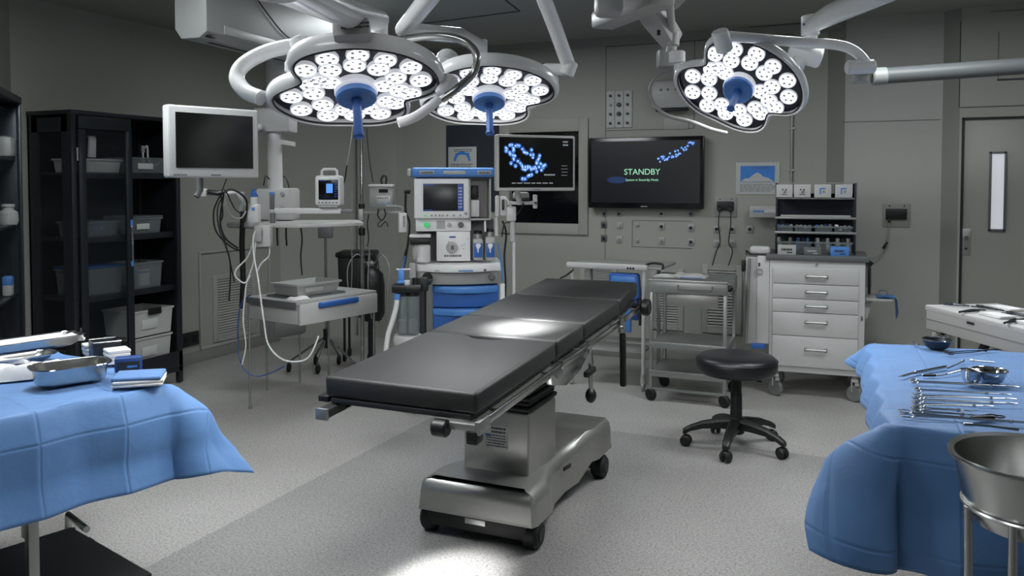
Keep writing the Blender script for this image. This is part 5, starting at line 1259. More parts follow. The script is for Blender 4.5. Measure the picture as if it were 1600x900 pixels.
# lower handle bar and hanging probes under the monitor (belongs to the monitor arm)
t = thing('probe_stand', 'white pole stand with bracket and probes under the grey framed monitor', 'bracket', at_d(820, 317, 5.5), YAW)
ti = (Matrix.Translation(t.location) @ Matrix.Rotation(YAW, 4, 'Z')).inverted()
def tp(*x): return ti @ at_d(*x)
q = MB(); a, b = tp(792, 317, 5.5), tp(838, 317, 5.5); q.box((a + b) / 2, ((b - a).length, .05, .024), .006); br = q.build('bracket_bar', 'white', t)
q = MB(); q.box(tp(836, 315, 5.5), (.03, .05, .09), .006); q.build('bracket_end', 'white', br)
q = MB(); q.cyl(tp(837, 317, 5.46), tp(837, 317, 5.43), .009); q.build('bolt', 'black', br)
q = MB(); q.box(tp(814, 306, 5.5), (.11, .08, .05), .018); q.build('clamp_body', 'offwhite', t)
q = MB(); q.box(tp(814, 311, 5.46), (.12, .06, .018), .006); q.build('cable_loop', 'black', t)
q = MB(); q.box(tp(777, 322, 5.5), (.03, .05, .14), .01); q.build('handset', 'white', t)
q = MB(); q.box(tp(787, 322, 5.5), (.05, .06, .13), .012); ps = q.build('probe_cradle', 'white', t)
q = MB(); q.box(tp(786, 320, 5.46), (.016, .02, .07), .004); q.build('slot', 'black', ps)
q = MB(); q.box(tp(799, 334, 5.5), (.065, .06, .10), .012); q.build('probe_block', 'white', t)
q = MB(); q.cyl(tp(801, 345, 5.5), tp(801, 378, 5.5), .018, bev=.004); q.build('probe_sleeve', 'offwhite', t)
a = tp(803, 378, 5.5); q = MB(); q.cyl(a, V((a.x, a.y, -t.location.z + .05)), .010); q.build('probe_pole', 'white', t)
q = MB(); q.lathe([(0, 0), (.16, 0), (.16, .02), (.04, .05), (0, .05)], c=(a.x, a.y, -t.location.z)); q.build('foot', 'grey', t)
q = MB(); q.cyl(tp(776, 340, 5.5), tp(776, 368, 5.5), .012); q.build('handset_tube', 'white', t)
q = MB(); q.tube([tp(788, 310, 5.45), tp(794, 314, 5.44), tp(799, 325, 5.45)], .006, n=6, smooth=4); q.build('lead', 'tube_white', t)
q = MB(); q.tube([tp(784, 370, 5.5), tp(788, 350, 5.5), tp(797, 346, 5.5), tp(812, 330, 5.5), tp(818, 318, 5.45)], .005, n=6, smooth=4); q.build('lead', 'cable', t)

# ================================================================== WHITE FRAMED CART + blue bag
a = at_y(889, 416, 6.2)
t = thing('trolley', 'white framed trolley with rail and slim legs behind the head of the operating table', 'trolley', (-2.22, 6.2, 0), 0)
w, dp, zt = .61, .5, .955
q = MB(); q.box((w / 2 + .05, dp / 2, zt - .01), (w + .15, dp, .02), .004); q.build('top', 'grey', t)
q = MB(); q.box((w / 2, -.01, zt - .005), (w + .04, .03, .045), .008); q.build('front_rail', 'white', t)
for (x, y, m) in ((w - .01, 0, 'white'), (0.02, 0, 'white'), (w - .01, dp - .02, 'offwhite'), (.02, dp - .02, 'offwhite')):
    q = MB(); q.cyl((x, y, .1), (x, y, zt - .02), .015); lg = q.build('leg', m, t)
    q = MB(); q.cyl((x, y, .06), (x, y, .13), .024, .018); q.cyl((x - .012, y, .035), (x + .012, y, .035), .035, bev=.006); q.build('castor', 'offwhite', lg)
q = MB(); q.box((w / 2, dp - .02, .3), (w, .02, .03), .003); q.box((w / 2 + .02, .2, .28), (w - .1, .3, .015), .003); q.build('lower_shelf', 'grey', t)
q = MB(); q.box((w / 2 + .0, -.027, zt - .005), (.0, .0, .0)); 
q = MB()
for k in range(3): q.sphere((w - .13 + k * .022, -.024, zt - .012), .009, n=8)
q.build('screw', 'black', t)
q = MB(); q.tube([V((.04, -.02, zt - .04)), V((-.02, -.03, zt - .09)), V((-.07, -.03, zt - .12)), V((-.09, -.02, zt - .2))], .007, n=7, smooth=4); q.build('cord', 'cable', t)
q = MB(); q.tube([V((w - .02, .1, zt + .005)), V((w + .04, .05, zt + .025)), V((w + .12, .05, zt + .02)), V((w + .13, .02, zt - .01))], .009, n=7, smooth=4); q.build('handle_cord', 'black', t)
p = at_y(975, 428, 6.16)
t = thing('blue_bag', 'blue plastic holder with white tag hanging below the white framed trolley', 'holder', (p.x, 6.16, p.z), 0)
q = MB(); q.prism([(-.13, 0), (.10, 0), (.12, -.18), (.09, -.2), (-.09, -.2), (-.12, -.16)], 0, .09, Mx=Matrix.Rotation(PI / 2, 4, 'X') @ Matrix.Translation((0, 0, -.1)), bev=.015); q.build('shell', 'blue_deep', t)
q = MB(); q.box((-.04, -.0, -.055), (.03, .006, .028), .002); q.build('tag', 'white', t)
q = MB(); q.prism([(-.10, -.02), (.09, -.02), (.10, -.08), (-.11, -.08)], 0, .03, Mx=Matrix.Rotation(PI / 2, 4, 'X') @ Matrix.Translation((0, 0, -.02)), bev=.008); q.build('lip', 'blue', t)
for (x, L_, m) in ((.02, .46, 'blue'), (.075, .36, 'blue_dark'), (.115, .40, 'dark')):
    q = MB(); q.box((x, .05, -.18 - (L_ - .18) / 2), (.055 if m != 'dark' else .02, .03, L_ - .18), .02); q.build('strap', m, t)

# ================================================================== STEEL TROLLEY
t = thing('steel_trolley', 'stainless steel two shelf trolley on black castors left of the drawer cart', 'trolley', (-1.50, 5.96, 0), R_(1))
w, dp, zt = .53, .46, .90
q = MB(); q.box((w / 2, dp / 2, zt - .012), (w + .04, dp + .04, .02), .004); q.build('top', 'steel_dull', t)
q = MB(); q.box((w / 2, -.012, zt - .055), (w + .03, .012, .09), .003); q.box((w / 2, dp + .012, zt - .055), (w + .03, .012, .09), .003); q.box((-.012, dp / 2, zt - .055), (.012, dp + .03, .09), .003); q.box((w + .012, dp / 2, zt - .055), (.012, dp + .03, .09), .003); q.build('apron', 'steel_dull', t)
q = MB(); q.tube([V((.2, -.02, zt - .04)), V((.2, -.04, zt - .07)), V((.44, -.04, zt - .07)), V((.44, -.02, zt - .04))], .006, n=7); q.build('drawer_handle', 'steel', t)
q = MB(); q.box((w * .55, .03, zt - .15), (w * .7, .02, .1), .003); q.build('under_drawer', 'steel_brushed', t)
for (x, y) in ((0, 0), (w, 0), (0, dp), (w, dp)):
    q = MB(); q.box((x, y, zt / 2 + .02), (.026, .026, zt - .08), .003); lg = q.build('post', 'steel_dull', t)
    q = MB(); q.cyl((x - .008, y - .016, .045), (x + .008, y + .016, .045), .045, bev=.008); q.build('castor', 'rubber', lg)
for z in (.42, .21):
    q = MB(); q.box((w / 2, dp / 2, z), (w + .02, dp + .01, .02), .003); q.box((w / 2, -.008, z - .005), (w + .02, .014, .045), .003); q.build('shelf', 'steel_dull', t)
q = MB(); q.box((w / 2, 0, .09), (w, .016, .02), .002); q.build('lower_rail', 'steel_dull', t)
q = MB(); q.sphere((w + .03, -.0, zt - .05), .025, (1, .6, 1)); q.build('side_knob', 'black', t)
ST = Matrix.Translation((-1.50, 5.96, 0)) @ Matrix.Rotation(R_(1), 4, 'Z')
item('gauze_packet', 'clear crumpled packet lying on top of the stainless steel trolley', 'packet', ST, (.24, .2, zt), [('wrapper', 'offwhite', lambda q: crumple(q, (0, 0, 0), (.26, .2, .035), 8)), ('blue_strip', 'blue', lambda q: q.box((.03, -.11, .008), (.16, .012, .004)))])
item('cloth', 'flat pale cloth at the left end of the stainless steel trolley top', 'cloth', ST, (.06, .15, zt), [('cloth', 'paper', lambda q: crumple(q, (0, 0, 0), (.14, .16, .022), 11)), ('instrument', 'steel', lambda q: q.tube([V((-.05, -.09, .01)), V((.12, -.1, .01))], .005))])

# ================================================================== DRAWER CART
t = thing('drawer_cart', 'white five drawer hospital cart on castors below the storage rack', 'cart', (-.725, 6.44, 0), R_(4))
w, dp, z0, zt = .66, .50, .19, 1.065
q = MB(); q.box((w / 2, dp / 2, (z0 + zt - .04) / 2), (w, dp, zt - .04 - z0), .006); cb = q.build('cabinet_body', 'white', t)
q = MB(); q.box((w / 2 - .0, dp / 2, zt - .02), (w + .05, dp + .04, .04), .006); q.build('top', 'midgrey', t)
q = MB(); q.cyl((w / 2, 0, zt - .065), (w / 2, -.012, zt - .065), .009, bev=.002); q.build('lock', 'steel_dull', t)
xL, xR = .025, w - .045
ys = [407, 434, 457, 480, 519, 590]
zz = [zt - .095, zt - .215, zt - .325, zt - .425, zt - .60, z0 + .045]
for k in range(5):
    a, b = zz[k + 1] + .004, zz[k]
    q = MB(); q.box(((xL + xR) / 2, -.009, (a + b) / 2), (xR - xL, .018, b - a), .003); dw = q.build('drawer', 'white', t)
    zc = (a + b) / 2 + (.0 if k < 3 else .02)
    xc = (xL + xR) / 2 + .01
    q = MB(); q.tube([V((xc - .07, -.018, zc)), V((xc - .07, -.042, zc)), V((xc + .07, -.042, zc)), V((xc + .07, -.018, zc))], .008, n=8); q.box((xc - .07, -.02, zc), (.02, .006, .03), .002); q.box((xc + .07, -.02, zc), (.02, .006, .03), .002); q.build('handle', 'steel_dull', dw)
q = MB()
for k in range(1, 5): q.box(((xL + xR) / 2, -.003, zz[k]), (xR - xL, .006, .006))
q.build('drawer_gap', 'dark', t)
q = MB(); q.box((w - .02, -.006, .62), (.012, .008, .03), .002); q.build('latch', 'midgrey', t)
for (x, y, br) in ((.05, .04, 1), (w - .06, .04, 1), (.05, dp - .05, 0), (w - .06, dp - .05, 0)):
    q = MB(); q.cyl((x, y + .01, .062 + .085), (x, y + .01, z0), .02); q.box((x - .02, y, .12), (.008, .05, .09), .003); q.box((x + .02, y, .12), (.008, .05, .09), .003); q.box((x, y, .155), (.05, .055, .02), .004); cs = q.build('castor_fork', 'offwhite', t)
    q = MB(); q.cyl((x - .008, y - .024, .06), (x + .010, y + .004, .06), .06, bev=.008, n=24); q.build('castor', 'caster_grey', cs)
    if br: q = MB(); q.box((x + .015, y - .05, .135), (.03, .05, .02), .005); q.build('brake', 'grey', cs)
# left hung white panel boxes
q = MB(); q.box((-.045, .06, .72), (.09, .12, .66), .008); lp_ = q.build('side_locker', 'white', t)
q = MB(); q.box((-.13, .06, .71), (.09, .10, .66), .01); q.build('side_locker', 'offwhite', t)
q = MB(); q.box((-.075, .02, .37), (.1, .05, .04), .004); q.build('blue_bin', 'blue_deep', t)
q = MB(); q.cyl((-.19, .03, .7), (-.19, .03, 1.04), .006); q.cyl((-.165, -.004, .40), (-.145, -.004, 1.03), .010); q.build('tube', 'steel_dull', t)
q = MB(); q.box((-.075, -.002, .985), (.012, .006, .03), .003); q.build('keyhole', 'ink', lp_)
q = MB(); q.lathe([(.022, 0), (.028, 0), (.028, .002), (.022, .002), (.022, 0)], Mx=Matrix.Translation((-.075, -.002, .93)) @ Matrix.Rotation(PI / 2, 4, 'X')); marks(q, -.095, -.055, .91, .95, -.003, 2, .4); q.build('oval_emblem', 'grey', lp_)
q = MB(); q.box((-.19, .03, .97), (.03, .06, .09), .014); q.build('black_knob', 'black', t)
# right side fittings
q = MB(); q.box((w + .03, .2, .93), (.05, .12, .2), .01); q.build('side_bin', 'grey', t)
q = MB(); q.box((w + .035, .13, .88), (.02, .02, .2), .005); q.cyl((w + .03, .14, 1.0), (w + .05, .14, 1.02), .02); q.build('clip', 'black', t)
q = MB(); q.box((w + .1, .2, .745), (.18, .24, .018), .004); q.prism([(0, 0), (.05, 0), (.02, -.14), (0, -.14)], 0, .02, Mx=Matrix.Translation((w + .005, .14, .74)) @ Matrix.Rotation(PI / 2, 4, 'X')); q.build('side_shelf', 'offwhite', t)
DM = Matrix.Translation((-.725, 6.44, 0)) @ Matrix.Rotation(R_(4), 4, 'Z')
item('folded_cloth', 'blue cloth hanging off the side shelf of the drawer cart', 'cloth', DM, (w + .15, .2, .755), [('cloth', 'blue', lambda q: q.grid(lambda u, v: V((-.06 + .13 * min(u * 1.6, 1) + .03 * max(0, u - .6), -.1 + .2 * v, .006 - max(0, u - .6) * .38 * (.7 + .5 * v) + .006 * math.sin(v * 14 + u * 5))), 14, 10)), ('fold', 'blue_deep', lambda q: q.box((-.02, 0, .004), (.08, .16, .006), .002))])
item('scissors', 'steel scissors lying on the side shelf of the drawer cart', 'scissors', DM, (w + .1, .14, .768), [('handle', 'steel', lambda q: q.tube([V((.03 * math.cos(a) + .03, 0, .025 + .02 * math.sin(a))) for a in [k * PI / 5 for k in range(10)]], .004, n=6, closed=True)), ('blade', 'steel', lambda q: q.tube([V((0, 0, .015)), V((-.09, 0, .005))], .005, n=6))])
item('telephone', 'white rounded handset device on the left end of the drawer cart', 'telephone', DM, (-.075, .1, 1.052), [('body', 'white', lambda q: q.box((0, 0, .035), (.15, .12, .06), .022, seg=3)), ('base', 'dark', lambda q: q.box((0, 0, .005), (.16, .12, .012), .004)), ('cord', 'cable', lambda q: q.tube([V((-.07, -.04, .01)), V((-.1, -.05, .03)), V((-.09, -.06, .0))], .006, smooth=4))])
# storage rack on the cart
X0, X1 = .03, .60; ty = .16; rz_ = zt
t = thing('storage_rack', 'open metal rack holding clear trays and white boxes on the drawer cart', 'rack', DM @ V((0, .12, zt)), R_(4))
H = .53; dR = .24
for x in (X0 + .01, X1 - .01):
    for y in (0, dR):
        q = MB(); q.box((x, y, H / 2), (.014, .014, H), .002); q.build('upright', 'dark_steel', t)
for z in (.155, .265):
    q = MB(); q.box(((X0 + X1) / 2, dR / 2, z), (X1 - X0, dR, .008)); q.box(((X0 + X1) / 2, -.006, z + .004), (X1 - X0, .006, .016), .001); q.build('shelf', 'steel_dull', t)
q = MB(); q.box(((X0 + X1) / 2, dR / 2, H - .115), (X1 - X0, dR, .008)); q.box(((X0 + X1) / 2, dR / 2, H), (X1 - X0, dR, .008)); q.box((X0, dR / 2, H - .055), (.008, dR, .12)); q.box((X1, dR / 2, H - .055), (.008, dR, .12)); q.build('top_bay', 'grey', t)
q = MB(); q.box(((X0 + X1) / 2, -.006, .285), (X1 - X0 - .08, .01, .014), .002); q.build('label_rail', 'offwhite', t)
q = MB(); q.box(((X0 + X1) / 2, dR + .008, H / 2 - .03), (X1 - X0, .006, H - .1)); q.build('back_panel', 'dark_slate', t)
RM = DM @ Matrix.Translation((0, .12, zt))
def ebox(x, mk, lb):
    item('white_box', lb, 'box', RM, (x, .05, H - .109), [('carton', 'white', lambda q: q.box((0, 0, .05), (.118, .12, .098), .003)), ('blue_print' if mk == 'b' else 'print', 'blue' if mk == 'b' else 'ink', (lambda q: (q.box((-.016, -.061, .05), (.009, .002, .046)), q.box((.004, -.061, .069), (.032, .002, .009)))) if mk == 'b' else (lambda q: (q.cyl((-.012, -.059, .06), (-.012, -.062, .06), .006, n=8), q.cyl((.012, -.059, .06), (.012, -.062, .06), .006, n=8), q.cyl((0, -.059, .04), (0, -.062, .04), .006, n=8), q.box((0, -.061, .025), (.04, .002, .004))))), ('print', 'grey', lambda q: q.box((.008, -.061, .045), (.018, .002, .018)))], 'white boxes in the top bay of the rack')
ebox(.095, 'k', 'leftmost white box in the top bay of the rack, dark dots on its front')
ebox(.222, 'k', 'second white box from the left in the top bay of the rack, three dark dots')
ebox(.365, 'b', 'white box with a thin blue corner print, third in the top bay of the rack')
ebox(.51, 'b', 'rightmost white box in the top bay of the rack, with heavy blue corner print')
for k, (x, m, lb) in enumerate(((.10, 'blue_deep', 'clear tray of blue packets, upper tray row far left in the rack'), (.23, 'gauze', 'clear tray of white packets, upper tray row second from left in the rack'), (.375, 'blue', 'clear tray of blue and white packets, upper tray row third from left in the rack'), (.51, 'gauze', 'clear tray of white rolls, upper tray row far right in the rack'))):
    o = bin_box(RM, x, .07, .16, .125, .13, .05, lb, 'clear_plastic', None, False, 'clear trays on the rack shelves', 'supply_tray'); o['category'] = 'tray'
    for j in range(4):
        q = MB(); q.box((-.045 + j * .03, random.uniform(-.03, .03), .035 + random.uniform(0, .014)), (.026, .07, .03), .006, rot=Matrix.Rotation(random.uniform(-.6, .6), 4, 'Y')); q.build('packet', m if j % 2 == 0 else 'offwhite', o)
for k, (x, m, lb) in enumerate(((.10, 'offwhite', 'clear tray with dark bottles, lower tray row far left in the rack'), (.23, 'blue', 'clear tray with blue packets, lower tray row second from left in the rack'), (.375, 'gauze', 'clear tray of white rolls, lower tray row third from left in the rack'), (.51, 'gauze', 'clear tray of white tubes, lower tray row far right in the rack'))):
    o = bin_box(RM, x, .07, .002, .125, .13, .09, lb, 'clear_plastic', None, False, 'clear trays on the rack shelves', 'supply_tray'); o['category'] = 'tray'
    for j in range(3):
        q = MB(); q.cyl((-.035 + j * .035, random.uniform(-.02, .02), .02), (-.035 + j * .035 + random.uniform(-.01, .01), random.uniform(-.02, .02), .115), .015, bev=.004); q.build('roll', m if j % 2 == 0 else 'dark', o)
def carton(x, w_, h_, m, lb, pm):
    item('glove_box', lb, 'box', DM, (x, .035, zt), [('carton', m, lambda q: q.box((0, 0, h_ / 2), (w_, .09, h_), .003)), ('print', pm, lambda q: (marks(q, -w_ * .3, w_ * .3, h_ * .4, h_ * .7, -.046, 1, .7), q.box((.02, -.046, h_ * .25), (w_ * .3, .002, h_ * .12)))), ('top_slot', 'dark', lambda q: q.box((0, 0, h_ + .0005), (w_ * .5, .03, .002)))])
carton(.12, .13, .072, 'offwhite', 'grey and white carton with dark print at the left front of the cart top', 'ink')
carton(.30, .12, .06, 'midgrey', 'dark grey carton with pale print in the middle front of the cart top', 'offwhite')
carton(.485, .125, .068, 'blue', 'bright blue carton at the right front of the cart top', 'ink')

# ================================================================== STOOL
c = V((-.757, 5.09, 0)); t = thing('stool', 'black round padded stool on a five legged castor base', 'stool', c, 0)
zt = .565
q = MB(); q.lathe([(0, zt - .115), (.19, zt - .115), (.222, zt - .105), (.236, zt - .08), (.239, zt - .05), (.234, zt - .022), (.215, zt - .006), (.17, zt + .002), (.1, zt + .005), (0, zt + .005)], n=48); st = q.build('seat', 'vinyl_stool', t, angle=60)
q = MB(); q.tube([V((.237 * math.cos(a), .237 * math.sin(a), zt - .03)) for a in [k * PI / 20 for k in range(40)]], .004, n=6, closed=True); q.build('piping', 'black', st)
q = MB(); q.lathe([(0, .16), (.036, .16), (.034, .33), (.031, .34), (.030, .44), (.04, .435), (.06, .455), (0, .455)]); q.build('column', 'black', t)
q = MB(); q.cyl((0, 0, .09), (0, 0, .19), .05, .04, bev=.006); q.build('hub', 'black', t)
q = MB(); q.tube([V((.03, 0, .435)), V((.13, -.05, .43)), V((.15, -.06, .43))], .006); q.build('height_lever', 'dark', t)
a0 = math.atan2(*(lambda v: (v.y, v.x))(at_z(1121, 742, 0) - c))
for k in range(5):
    a = a0 + k * 2 * PI / 5; u = V((math.cos(a), math.sin(a), 0)); s = V((-u.y, u.x, 0))
    b = bmesh.new(); rings = []
    for r_, z_, hw, hh in ((.02, .15, .035, .04), (.1, .148, .032, .032), (.2, .135, .026, .024), (.27, .112, .022, .02), (.30, .095, .022, .02), (.315, .088, .014, .016)):
        rings.append([b.verts.new(u * r_ + s * sx * hw + V((0, 0, z_ + sz * hh))) for sx, sz in ((-1, -.8), (1, -.8), (1, .4), (.6, .8), (-.6, .8), (-1, .4))])
    for r1, r2 in zip(rings[:-1], rings[1:]):
        for i in range(6): b.faces.new((r1[i], r1[(i + 1) % 6], r2[(i + 1) % 6], r2[i]))
    b.faces.new(rings[0]); b.faces.new(rings[-1]); bmesh.ops.recalc_face_normals(b, faces=b.faces)
    q = MB(); q._merge(b); lg = q.build('leg', 'black', t)
    cc = u * .295 + V((0, 0, .034)); d = (u * .3 + s).normalized()
    q = MB()
    for e in (-1, 1): q.cyl(cc + d * .006 * e, cc + d * .03 * e, .034, bev=.01, n=16)
    q.build('castor', 'rubber', lg)
    q = MB(); q.sphere(cc + V((0, 0, .014)), .026, (1, 1, .9)); q.build('castor_hood', 'black', lg)
# ================================================================== DRAPED TABLES
def drape(name, label, mx, Lx, Ly, z, o, tipdir=None, kc=.55, seed=0, step=.013, wav=.012, kb=0.0):
    oxl, oxr, oyl, oyr = o
    nx = int((Lx + oxl + oxr) / step); ny = int((Ly + oyl + oyr) / step)
    def fn(u, v):
        s = -oxl + u * (Lx + oxl + oxr); t = -oyl + v * (Ly + oyl + oyr)
        a = -s if s < 0 else (s - Lx if s > Lx else 0); b = -t if t < 0 else (t - Ly if t > Ly else 0)
        sx = -1 if s < 0 else 1; sy = -1 if t < 0 else 1
        x = min(max(s, 0), Lx); y = min(max(t, 0), Ly)
        e = math.hypot(a, b)
        cr = 0
        for q_, per in ((s, .27), (t, .27)):
            dq = abs((q_ / per + .37) % 1 - .5) * per; cr += .002 * math.exp(-(dq / .010) ** 2)
        cell = noise.noise(V((math.floor(s / .27 + .37) * 3.7 + seed, math.floor(t / .27 + .37) * 2.3, .5)))
        cr += (abs(2 * ((s / .27 + .37) % 1) - 1) * .022 + abs(2 * ((t / .27 + .37) % 1) - 1) * .020)
        nz = noise.noise(V((s * 4 + seed, t * 4, 0)))
        if e < 1e-6:
            edge = min(x, Lx - x, y, Ly - y)
            return V((x, y, z - .003 + cr * .16 + .0025 * nz - (.004 if edge < .02 else 0)))
        ph = math.atan2(b, a); w = math.sin(2 * ph)
        kk = kc + kb * min(1, max(0, (ph - .6) / .6)); k = .12 + (kk - .12) * (w ** .8)
        cs, sn = math.cos(ph) * sx, math.sin(ph) * sy
        if tipdir and sx < 0 and sy < 0: cs += tipdir[0] * w; sn += tipdir[1] * w; L_ = math.hypot(cs, sn); cs /= L_; sn /= L_
        bend = min(1, e / .05)
        hor = e * k + .012 * bend; drop = e * math.sqrt(1 - k * k) * (.35 + .65 * bend) 
        tang = s if b > a else t
        hor += wav * math.sin(tang * 11 + seed) * min(1, e / .2) + .02 * nz * min(1, e / .2) + cr * 1.2
        return V((x + hor * cs, y + hor * sn, z - drop))
    q = MB(); q.grid(fn, nx, ny, uv=lambda u, v: (-oxl + u * (Lx + oxl + oxr), -oyl + v * (Ly + oyl + oyr)))
    bmesh.ops.recalc_face_normals(q.bm, faces=q.bm.faces)
    ob = q.build(name, 'drape', None, angle=60); ob.matrix_world = mx
    tag(ob, label, 'drape'); md = ob.modifiers.new('thickness', 'SOLIDIFY'); md.thickness = .0015; md.offset = 1
    return ob
# ---- left table
LZ = .88
MLm = Matrix.Translation((-2.33, 2.20, 0)) @ Matrix.Rotation(math.atan2(.26, -.966), 4, 'Z')
drape('surgical_drape', 'blue surgical drape over the instrument table at lower left', MLm, 1.05, 1.45, LZ, (.33, .25, .30, .3), (0, -.35), .58, 1, kb=.16)
t = thing('instrument_table', 'draped steel table at lower left with dark lower shelf', 'table', mx=MLm)
q = MB(); q.box((.525, .725, LZ - .02), (1.03, 1.43, .03), .006); q.build('table_top', 'steel_dull', t)
q = MB(); q.box((.32, .68, .20), (.64, 1.26, .02), .004); q.build('lower_shelf', 'dark', t)
for (x, y) in ((.06, .42), (.95, .1), (.95, 1.35), (.06, 1.35)):
    q = MB(); q.box((x, y, (LZ - .04 + .1) / 2), (.034, .034, LZ - .14), .004); lg = q.build('leg', 'steel_dull', t)
q = MB(); q.tube([V((.55, .03, .215)), V((.76, .01, .215)), V((.765, .01, .14))], .014, n=10); q.build('base_tube', 'steel', t)
for (x, y) in ((.765, .0), (.2, 1.2), (.95, 1.2)):
    q = MB(); q.cyl((x, y, .085), (x, y, .15), .018); q.box((x - .02, y, .075), (.006, .045, .08), .002); q.box((x + .02, y, .075), (.006, .045, .08), .002); fk = q.build('castor_fork', 'steel', t)
    q = MB(); q.cyl((x - .013, y, .046), (x + .013, y, .046), .046, bev=.01); q.build('castor', 'rubber', fk)
q = MB(); q.box((.75, -.05, .085), (.05, .06, .008), .003); q.build('brake_lever', 'steel', t)
def onz(px, py, z): return at_z(px, py, z)
def pan(name, label, A, B, w, h, m='steel', cat='tray', over=.012, group=None, wall_=.004):
    A = V(A); B = V(B); L_ = (B - A).length; rz = math.atan2(B.y - A.y, B.x - A.x)
    t = thing(name, label, cat, (A + B) / 2, rz, group)
    b = bmesh.new(); N = 10
    def ring(l, w_, r, z):
        pts = []
        for cx_, cy_, a0 in ((l / 2 - r, w_ / 2 - r, 0), (-l / 2 + r, w_ / 2 - r, 90), (-l / 2 + r, -w_ / 2 + r, 180), (l / 2 - r, -w_ / 2 + r, 270)):
            for i in range(N): a = R_(a0 + 90 * i / (N - 1)); pts.append(b.verts.new((cx_ + r * math.cos(a), cy_ + r * math.sin(a), z)))
        return pts
    r0 = w * .36
    rs = [ring(L_ * .93 - .03, w * .86 - .03, r0 * .7, 0), ring(L_ * .95, w * .88, r0 * .9, .012), ring(L_, w, r0, h), ring(L_ + over * 2, w + over * 2, r0 + over, h + .001), ring(L_ + over * 2, w + over * 2, r0 + over, h - .004), ring(L_ + .001, w + .001, r0, h - .006)]
    ri = [ring(L_ - wall_, w - wall_, r0, h), ring(L_ * .95 - wall_, w * .88 - wall_, r0 * .9, .014), ring(L_ * .93 - .03, w * .86 - .03, r0 * .7, .004)]
    def band(p, q_):
        n = len(p)
        for i in range(n): b.faces.new((p[i], p[(i + 1) % n], q_[(i + 1) % n], q_[i]))
    b.faces.new(rs[0]); band(rs[0], rs[1]); band(rs[1], rs[2]); band(rs[2], rs[3]); band(rs[3], rs[4]); band(rs[4], rs[5])
    band(ri[0], ri[1]); band(ri[1], ri[2]); b.faces.new(ri[2]); band(rs[2], ri[0])
    bmesh.ops.recalc_face_normals(b, faces=b.faces)
    q = MB(); q._merge(b); q.build('pan', m, t)
    q = MB(); rr_ = r0 + over; lx, ly = L_ / 2 + over, w / 2 + over; pts = []
    for cx_, cy_, a0 in ((lx - rr_, ly - rr_, 0), (-lx + rr_, ly - rr_, 90), (-lx + rr_, -ly + rr_, 180), (lx - rr_, -ly + rr_, 270)):
        for i in range(8): a = R_(a0 + 90 * i / 7); pts.append(V((cx_ + rr_ * math.cos(a), cy_ + rr_ * math.sin(a), h - .001)))
    q.tube(pts, .003, n=6, closed=True); q.build('rim', 'chrome', t)
    return t
TZ = LZ + .008
pan('steel_tray', 'deep stainless steel tray at the front of the left draped table', onz(52, 606, TZ), onz(166, 590, TZ), .15, .068)
pan('steel_tray', 'long blue tinted steel tray at the back of the left draped table', onz(-90, 566, TZ), onz(122, 535, TZ), .13, .045)
pan('steel_tray', 'long shallow steel tray in front of the other long tray on the left draped table', onz(-110, 590, TZ), onz(80, 560, TZ), .10, .03)
def wad(name, label, cat, px, py, z, d, seed, rz=.0, n=4, m='gauze'):
    p = onz(px, py, z); t = thing(name, label, cat, p, rz)
    q = MB(); rnd = random.Random(seed)
    q.grid(lambda u, v: V(((u - .5) * d[0], (v - .5) * d[1], d[2] * (min(1, 7 * min(u, 1 - u, v, 1 - v)) ** .5) * (.72 + .45 * noise.noise(V((u * 3.5 + seed, v * 3.5, .3))) + .1 * noise.noise(V((u * 13 + seed, v * 13, .9)))))), 34, 26)
    q.build('cloth', m, t, angle=70)
    q = MB(); q.grid(lambda u, v: V(((u - .5) * d[0] * 1.06, (v - .5) * d[1] * 1.05, .004 + .002 * noise.noise(V((u * 9, v * 9, seed))))), 14, 10); q.build('lower_layer', m, t)
    return t
wad('gauze_cloth', 'white folded gauze cloth lying behind the deep steel tray', 'cloth', 42, 588, TZ, (.27, .14, .055), 4, R_(55))
wad('cotton_wad', 'white cotton wad in the right end of the long blue tinted tray', 'cotton', 108, 532, TZ + .012, (.12, .06, .03), 9, R_(50))
wad('cotton_wad', 'white cotton wad in the shallow steel tray at the left edge', 'cotton', 12, 568, TZ + .012, (.14, .05, .025), 12, R_(50))
def stack(name, label, cat, px, py, z, w, d, h, n, mats, rz, bev=.004):
    t = thing(name, label, cat, onz(px, py, z), rz)
    for k in range(n):
        q = MB(); q.box((random.uniform(-.003, .003), random.uniform(-.003, .003), (k + .5) * h / n), (w, d, h / n * .96), bev, rot=random.uniform(-.02, .02)); q.build('layer', mats[k % len(mats)], t)
    return t
RZL = R_(62)
stack('gauze_pack', 'small stack of white gauze pads behind the steel box on the left table', 'gauze', 146, 553, TZ, .075, .07, .045, 3, ['gauze'], RZL)
stack('gauze_pack', 'white gauze pads standing between the steel box and the dark blue box', 'gauze', 183, 566, TZ, .085, .085, .055, 4, ['gauze'], RZL)
t = thing('steel_box', 'small dark steel box open at the top behind the white gauze pads', 'box', onz(164, 556, TZ), RZL)
q = MB(); 
for (x, y, w, d) in ((0, -.045, .10, .004), (0, .045, .10, .004), (-.05, 0, .004, .094), (.05, 0, .004, .094)): q.box((x, y, .032), (w, d, .064), .001)
q.box((0, 0, .003), (.1, .09, .004)); q.build('wall', 'dark_steel', t)
q = MB(); q.tube([V((-.051, -.046, .064)), V((.051, -.046, .064)), V((.051, .046, .064)), V((-.051, .046, .064))], .003, n=6, closed=True); q.build('rim', 'steel', t)
t = thing('sponge_box', 'dark blue box beside the white gauze pads on the left table', 'box', onz(201, 580, TZ), R_(48))
q = MB(); q.box((0, 0, .028), (.095, .05, .056), .008); q.build('carton', 'blue_dark', t)
